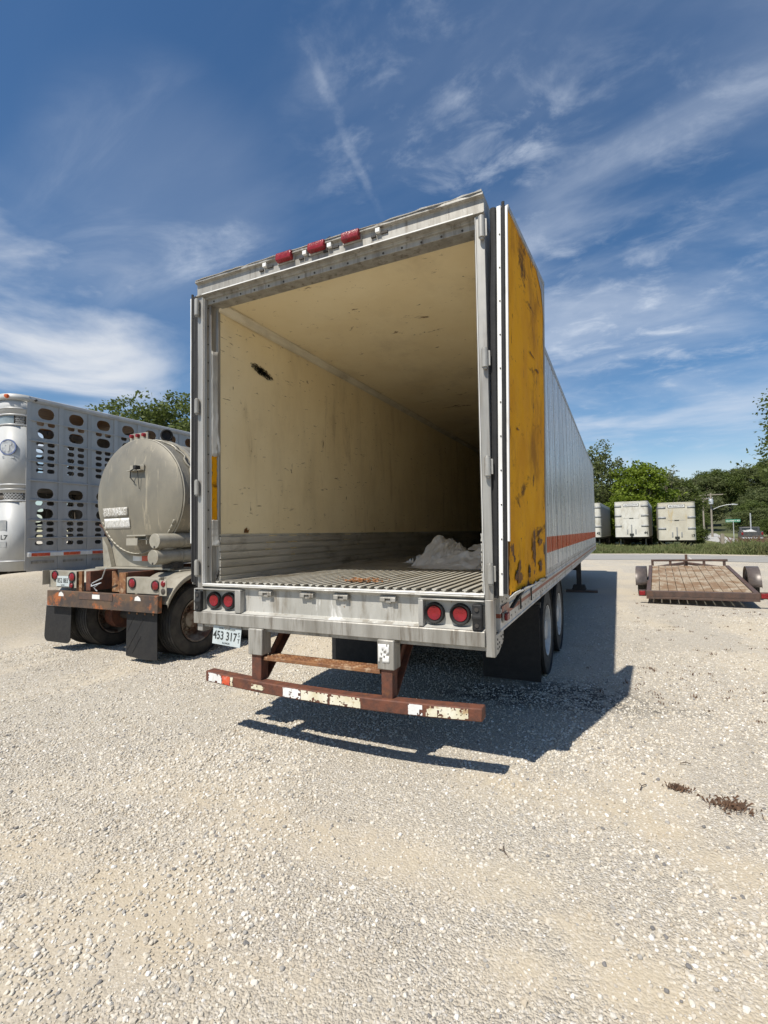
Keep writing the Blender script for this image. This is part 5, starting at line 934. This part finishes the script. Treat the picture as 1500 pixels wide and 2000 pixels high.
# ------------------------------------------------------------------ poles, sign, pickup, posts
def pole(x, y, hgt, label, transformer):
    t = thing('utility_pole', (x, y, 0), label, 'utility pole', R(-8), 'utility poles along the country road')
    MB().cyl((0, 0, 0), (0, 0, hgt), 0.19, 12, 0.13).build('shaft', 'pole', t)
    if transformer:
        c = MB().lathe([(hgt - 1.5, 0.001), (hgt - 1.5, 0.34), (hgt - 0.75, 0.36), (hgt - 0.6, 0.30), (hgt - 0.55, 0.001)], (0, -0.42, 0), 'z', 18).build('transformer', 'galv', t)
        cl = MB(); 
        for s in (1, -1): cl.cyl((s * 0.15, -0.42, hgt - 0.6), (s * 0.32, -0.42, hgt - 0.25), 0.05, 8)
        cl.build('bushing', 'galv', c)
        MB().tube([(0, 0, hgt - 2.6), (1.2, 0, hgt - 2.0), (2.4, 0, hgt - 1.7), (3.3, 0, hgt - 1.7)], 0.05, 8).build('lamp_arm', 'galv', t); MB().prism([(3.0, hgt - 1.62), (3.3, hgt - 1.58), (4.0, hgt - 1.68), (3.9, hgt - 1.82), (3.1, hgt - 1.78)], 'y', -0.16, 0.16).build('lamp_head', 'galv', t, 0.03)
        MB().box(-1.9, 1.9, -0.06, 0.06, hgt + 0.15, hgt + 0.29).build('cross_arm', 'pole', t); MB().cyl((0, 0, hgt), (0, 0, hgt + 0.5), 0.13, 10).build('shaft_top', 'pole', t)
    else:
        MB().box(-1.55, 1.55, -0.19, -0.08, hgt - 0.42, hgt - 0.27).build('cross_arm', 'pole', t)
        for x_ in (-1.45, -0.75, 0.75, 1.45): MB().lathe([(0, 0.03), (0.08, 0.06), (0.16, 0.05), (0.2, 0.001)], (x_, -0.13, hgt - 0.27), 'z', 8).build('insulator', 'galv', t)
        MB().tube([(-0.7, -0.13, hgt - 0.42), (0, -0.1, hgt - 1.0), (0.7, -0.13, hgt - 0.42)], 0.03, 5).build('arm_brace', 'pole', t)
pole(19.1, 125, 8.4, 'bare wooden utility pole with a crossarm and no transformer', False)
pole(17.55, 104, 7.5, 'wooden utility pole carrying a grey transformer and a curved street lamp', True)
sg = thing('street_sign', (11.35, 50, 0), 'green road name sign on a thin steel post', 'road sign', R(-10))
MB().box(-0.03, 0.03, -0.025, 0.025, 0, 2.2).build('post', 'galv', sg); MB().box(-0.56, 0.52, -0.012, 0.0, 2.16, 2.42).build('sign_blade', 'green_sign', sg); text('QUARRY RD', 0.20, (-0.02, -0.014, 2.28), (R(90), 0, 0), 'white', sg, 0.92, 0.001, bold=0.004)
p = MB().box(-0.13, 0.13, -0.13, 0.13, -0.1, 1.15); p.prism([(-0.13, 1.15), (0.13, 1.15), (0, 1.2)], 'y', -0.13, 0.13); o = p.build('wooden_post', 'pole', None, 0.01, loc=(9.85, 46, 0)); tag(o, 'short thick wooden post standing in the tall grass by the road', 'post')
def pickup():
    t = thing('pickup_truck', (15.9, 66, -0.05), 'dark pickup truck with a black bed and pale load, seen from behind', 'pickup truck', R(-6))
    MB().box(-1.0, 1.0, 0.0, 0.06, 0.55, 1.22).build('tailgate', 'truck', t, 0.03)
    for s in (1, -1):
        MB().box(s * 0.98 - 0.05, s * 0.98 + 0.05, 0.06, 2.3, 0.5, 1.25).build('bed_side', 'truck', t, 0.03); MB().box(s * 0.92 - 0.08, s * 0.92 + 0.08, -0.03, -0.002, 0.85, 1.15).build('tail_lamp', 'redlens', t, 0.01)
    MB().box(-0.93, 0.93, 0.06, 2.3, 0.55, 0.62).build('bed_floor', 'truck', t); MB().prism([(-0.85, 0.3), (-0.6, 0.0), (0, 0.42), (0.7, 0.05)], 'y', 0.3, 1.6).build('load_cover', 'white', t, loc=(0, 0, 1.05))
    MB().prism([(2.3, 0.5), (2.3, 1.15), (2.45, 1.78), (3.6, 1.78), (4.1, 1.2), (5.3, 1.12), (5.4, 0.5)], 'x', -0.95, 0.95).build('cab', 'truck', t, 0.05); MB().box(-0.75, 0.75, 2.36, 2.40, 1.25, 1.68).build('rear_window', 'glass', t, rot=(R(0), 0, 0)); MB().box(-1.02, 1.02, -0.16, -0.01, 0.42, 0.56).build('rear_bumper', 'galv', t, 0.02)
    MB().box(-0.9, 0.9, 0.1, 5.0, 0.36, 0.5).build('chassis', 'under', t)
    tm, rm = wheel_meshes(0.38, 0.24, 'rimrust', 0.22, 0.04, '_pickup')
    for y in (1.1, 4.5):
        for s in (1, -1): put_wheel(t, tm, rm, (s * 0.86, y, 0.38), s)
    MB().cyl((0.1, 2.2, 0.6), (0.1, 2.2, 3.4), 0.07, 8).build('mast', 'galv', t)
pickup()

# ------------------------------------------------------------------ trees
def crown_mesh(name, m, rx, rz, n_cl, n_leaf, leaf, seed, gap=0.0, open_=1.0):
    rg = np.random.default_rng(seed); V = []; ph = seed * 1.7; k = 0
    C = []
    while len(C) < n_cl and k < n_cl * 30:
        k += 1; p = rg.normal(0, 1, 3); p /= np.linalg.norm(p); rad = rg.uniform(0.30, 1.0) ** 0.55
        lump = 1 + 0.38 * fbm(p[0] * 1.7 + ph, p[1] * 1.7, p[2] * 1.7, 3); c = p * rad * lump
        if c[2] < -0.72: continue
        if fbm(c[0] * 2.6 + ph, c[1] * 2.6, c[2] * 2.6, 2) < gap - 0.25: continue
        C.append(c * np.array([rx, rx, rz]))
    C = np.array(C); nl = n_leaf; N = len(C) * nl
    cr = 0.17 * rx * open_
    pos = np.repeat(C, nl, 0) + rg.normal(0, 1, (N, 3)) * np.array([cr, cr, cr * 0.62]) * 0.62
    a = rg.normal(0, 1, (N, 3)); a[:, 2] *= 0.5; a /= np.linalg.norm(a, axis=1)[:, None]
    b = np.cross(a, rg.normal(0, 1, (N, 3))); b /= np.linalg.norm(b, axis=1)[:, None] + 1e-9
    l = leaf * rg.uniform(0.6, 1.3, N)[:, None]
    v = np.stack([pos - a * l * 0.5, pos + b * l * 0.32, pos + a * l * 0.5, pos - b * l * 0.32], 1).reshape(-1, 3)
    me = bpy.data.meshes.new(name); me.vertices.add(N * 4); me.vertices.foreach_set('co', v.astype(np.float32).ravel())
    me.loops.add(N * 4); me.loops.foreach_set('vertex_index', np.arange(N * 4, dtype=np.int32)); me.polygons.add(N)
    me.polygons.foreach_set('loop_start', np.arange(0, N * 4, 4, dtype=np.int32)); me.update(calc_edges=True); me.materials.append(M[m]); return me, C
def trunk_mesh(name, hgt, r, base, C, seed, n_limb=16):
    rg = random.Random(seed); m = MB(); top = base
    m.tube([(0, 0, -0.2), (0.05 * r, 0.03, base * 0.5), (0.1 * r, -0.1, base), (0, 0.1, hgt)], r, 9, [r * 1.25, r * 0.95, r * 0.8, r * 0.15])
    idx = rg.sample(range(len(C)), min(n_limb, len(C)))
    for i in idx:
        e = Vector(C[i]); z0 = rg.uniform(base * 0.75, base + (hgt - base) * 0.55); s = Vector((0, 0, z0)); mid = s.lerp(e, 0.5) + Vector((rg.uniform(-.3, .3), rg.uniform(-.3, .3), 0.25)) * r * 2
        if e.z < z0 - 0.5: continue
        q = r * rg.uniform(0.28, 0.5); m.tube([s, mid, e], q, 5, [q, q * 0.6, q * 0.15])
    return m.mesh(name, M['bark'])
PROTO = {}
def proto(key, m, hgt, rx, base, n_cl, n_leaf, leaf, seed, r=0.25, gap=0.0, open_=1.0):
    rz = (hgt - base) / 2 * 1.12; cz = base + (hgt - base) / 2
    cm, C = crown_mesh('crown_' + key, m, rx, rz, n_cl, n_leaf, leaf, seed, gap, open_); C = C + np.array([0, 0, cz])
    PROTO[key] = (cm, cz, trunk_mesh('trunk_' + key, hgt * 0.86, r, base, C, seed), r)
def tree(key, loc, s, label, rz=0.0, group=None, name='deciduous_tree', sz=None):
    t = thing(name, loc, label, 'tree', rz, group); cm, cz, tm, r = PROTO[key]; sc3 = (s, s, sz or s)
    o = share('crown', cm, t, (0, 0, cz * sc3[2]), (0, 0, 0), sc3); share('trunk', tm, t, (0, 0, 0), (0, 0, 0), sc3); return t
proto('left', 'leaf', 12.0, 4.7, 2.6, 900, 34, 0.27, 3, 0.32, -0.12, 0.62)
proto('dark', 'leaf_dark', 11.5, 3.2, 2.0, 330, 26, 0.32, 5, 0.22, 0.04, 0.95)
proto('lime', 'leaf_lime', 8.6, 3.1, 1.2, 420, 26, 0.34, 8, 0.2, -0.05, 0.9)
proto('thin', 'leaf_grey', 10.0, 2.6, 3.0, 110, 16, 0.26, 11, 0.16, 0.1, 0.8)
proto('woodA', 'leaf_dark', 17, 6.5, 3.0, 420, 34, 0.6, 14, 0.35, -0.15)
proto('woodB', 'leaf', 15, 6.0, 2.5, 420, 34, 0.58, 17, 0.35, -0.15)
proto('woodC', 'leaf_grey', 18, 6.0, 3.5, 380, 34, 0.6, 23, 0.35, -0.1)
proto('near', 'leaf', 10.5, 3.6, 2.4, 760, 30, 0.22, 29, 0.25, -0.15, 0.8)
tree('left', (-27.6, 21.5, 0), 0.97, 'broad green tree rising behind the livestock trailer', 0.4, sz=0.93)
tree('dark', (0.4, 63, 0), 1.0, 'tall dark green tree behind the box trailers, beside the open trailer', 0.2)
tree('dark', (-4.6, 66, 0), 1.02, 'dark green tree mostly hidden behind the open trailer', 2.2)
tree('lime', (4.6, 60, 0), 1.02, 'bright lime-green tree behind the box trailers numbered 44 and 17', 1.1)
tree('lime', (2.2, 57.5, 0), 0.62, 'small bright lime-green tree between box trailers 42 and 44', 2.9)
tree('thin', (8.6, 78, 0), 1.05, 'thin sparse tree with sky showing through, beside the lime-green tree', 0.5)
tree('woodB', (9.6, 84, 0), 0.62, 'rounded mid green tree behind the cream box trailer', 2.5)
tree('near', (12.75, 31.0, 0), 1.0, 'leafy tree growing beside the road at the edge of the meadow', 0.7)
WG = 'trees of the wooded hillside'
wl = {'woodA': 'dark green tree in the wood on the hillside beyond the road', 'woodB': 'mid green tree in the wood on the hillside beyond the road', 'woodC': 'grey-green tree in the wood on the hillside beyond the road'}
rw = random.Random(4)
spots = []
for row, (y, x0, x1, n) in enumerate(((148, 14, 62, 9), (172, 12, 74, 10), (200, 8, 90, 11), (235, 4, 105, 16), (275, -4, 120, 16))):
    for i in range(n): spots.append((x0 + (x1 - x0) * (i + rw.uniform(-0.35, 0.35)) / (n - 1), y + rw.uniform(-9, 9)))
for x, y in spots:
    if row_block := (abs(x - (19 + (y - 104) * 0.16)) < 5 and y < 175): continue
    k = rw.choice(('woodA', 'woodB', 'woodC', 'woodB', 'woodA')); s = rw.uniform(0.72, 1.08) * (0.62 if y < 160 else 0.7 if y < 186 else 0.78 if y < 215 else 1.0)
    tree(k, (x, y, max(0, hill_z(x, y))), s, wl[k], rw.uniform(0, 6.28), WG, sz=s * rw.uniform(0.85, 1.0))
HB = 'hedge bushes behind the box trailers'
for i in range(8): tree(('woodA', 'woodB')[i % 2], (-5.5 + 2.15 * i, 58.8 + 0.8 * math.sin(i * 2.1), -0.55), 0.21, 'low green bush in the hedge behind the parked box trailers', i * 0.9, HB, 'bush', 0.17 + 0.03 * math.sin(i * 1.4))
for i, (x, y, s) in enumerate(((10.8, 96, 0.42), (24.5, 92, 0.4), (22.5, 98, 0.5), (20.5, 62, 0.22), (19.2, 57, 0.2))):
    k = ('woodC', 'woodB', 'woodA', 'woodB', 'woodC')[i]
    t = tree(k, (x, y, -0.6), s, ('low grey-green thicket at the foot of the wooded hill', 'low mid green thicket right of the country road', 'low dark green thicket right of the country road', 'rounded green bush in the meadow past the pickup', 'grey-green bush in the meadow nearer than the pickup')[i], i * 1.3, name='bush', sz=s * 0.6)
# ------------------------------------------------------------------ verge grass and weeds
def blades(name, spots, m, label, cat, n_each, hgt, spread, w=0.03):
    q = MB(); rg = random.Random(len(spots))
    for (x, y, s) in spots:
        for i in range(n_each):
            a = rg.uniform(0, 6.28); d = abs(rg.gauss(0, spread)); px, py = x + d * math.cos(a), y + d * math.sin(a); h_ = hgt * s * rg.uniform(0.5, 1.15); lx, ly = rg.gauss(0, 0.3) * h_, rg.gauss(0, 0.3) * h_; b = rg.uniform(0, 3.14); wx, wy = w * math.cos(b), w * math.sin(b)
            q.add([(px - wx, py - wy, 0), (px + wx, py + wy, 0), (px + lx * 0.5 + wx * 0.6, py + ly * 0.5 + wy * 0.6, h_ * 0.65), (px + lx, py + ly, h_)], [(0, 1, 2), (0, 2, 3)])
    o = q.build(name, m, None, smooth=False, recalc=False); return tag(o, label, cat, kind='stuff')
rg = random.Random(9); sp = []
for i in range(2600):
    x = rg.uniform(-3, 20); y0 = 34.9 if x < 4.6 else 35.2 - (x - 4.6) * 0.36; y = y0 + 0.25 + abs(rg.gauss(0, 4.5)); tall = 0.55 + 0.5 * max(0, fbm(x * 0.6, y * 0.5, 2)) ; tall *= min(1, 0.45 + (y - y0) * 0.25) * (0.60 + 0.4 * sstep(7.5, 10, x))
    sp.append((x, y, tall))
blades('tall_grass', sp, 'grass', 'tall rough green grass along the far side of the road', 'grass', 16, 1.0, 0.25, 0.035)
sp = [(rg.uniform(12, 24), rg.uniform(50, 62), rg.uniform(0.5, 0.9)) for i in range(350)]
blades('dry_grass', sp, 'weed', 'brown dead stalks in the meadow near the pickup', 'grass', 5, 1.0, 0.35, 0.03)
def weed(x, y, s, label):
    q = MB(); rg = random.Random(int(x * 100))
    for i in range(170):
        a = rg.uniform(0, 6.28); d = abs(rg.gauss(0, 0.62)) * s; px, py = x + d * math.cos(a) * 1.3, y + d * math.sin(a) * 0.8; l = rg.uniform(0.2, 0.55) * s; b = rg.uniform(0, 6.28); w = 0.0022
        q.add([(px - w, py, 0.004), (px + w, py, 0.004), (px + l * math.cos(b), py + l * math.sin(b), rg.uniform(0.01, 0.035)), (px + l * 0.6 * math.cos(b), py + l * 0.6 * math.sin(b) + w, 0.03)], [(0, 1, 2), (0, 2, 3)])
    tag(q.build('dead_weed_clump', 'weed', None, smooth=False, recalc=False), label, 'weed')
weed(2.60, 0.42, 0.085, 'larger flat clump of dead brown weed on the gravel'); weed(2.33, 0.53, 0.042, 'smaller flat clump of dead brown weed on the gravel')
sp = [(2.3 + 3.6 * rg.random() ** 1.2, 1.2 + 10 * rg.random(), rg.uniform(0.4, 1)) for i in range(150)] + [(rg.uniform(1.5, 3.0), rg.uniform(2.2, 3.6), rg.uniform(0.4, 1)) for i in range(14)]
blades('weed_sprigs', [q for q in sp if not (2.5 < q[0] < 5 and q[1] > 9.3)], 'weed', 'small brown and green weed sprigs scattered over the gravel', 'weeds', 9, 0.035, 0.035, 0.006)
def twig(x, y, a, l, lab):
    q = MB().tube([(-l / 2, 0, 0.006), (0, 0.008, 0.012), (l / 2, -0.004, 0.007)], 0.003, 5); q.tube([(0, 0.008, 0.012), (l * 0.2, 0.03, 0.014)], 0.002, 5)
    tag(q.build('twig', 'twig', None, loc=(x, y, 0), rot=(0, 0, a)), lab, 'twig')
twig(2.13, 0.47, 1.2, 0.10, 'thin dry twig on the gravel beside the dead weed clumps'); twig(1.45, -0.55, 2.1, 0.09, 'thin dry twig lying on open gravel in front of the bumper'); twig(2.42, 0.95, 0.2, 0.07, 'short dark stick on the gravel beyond the dead weed clumps')
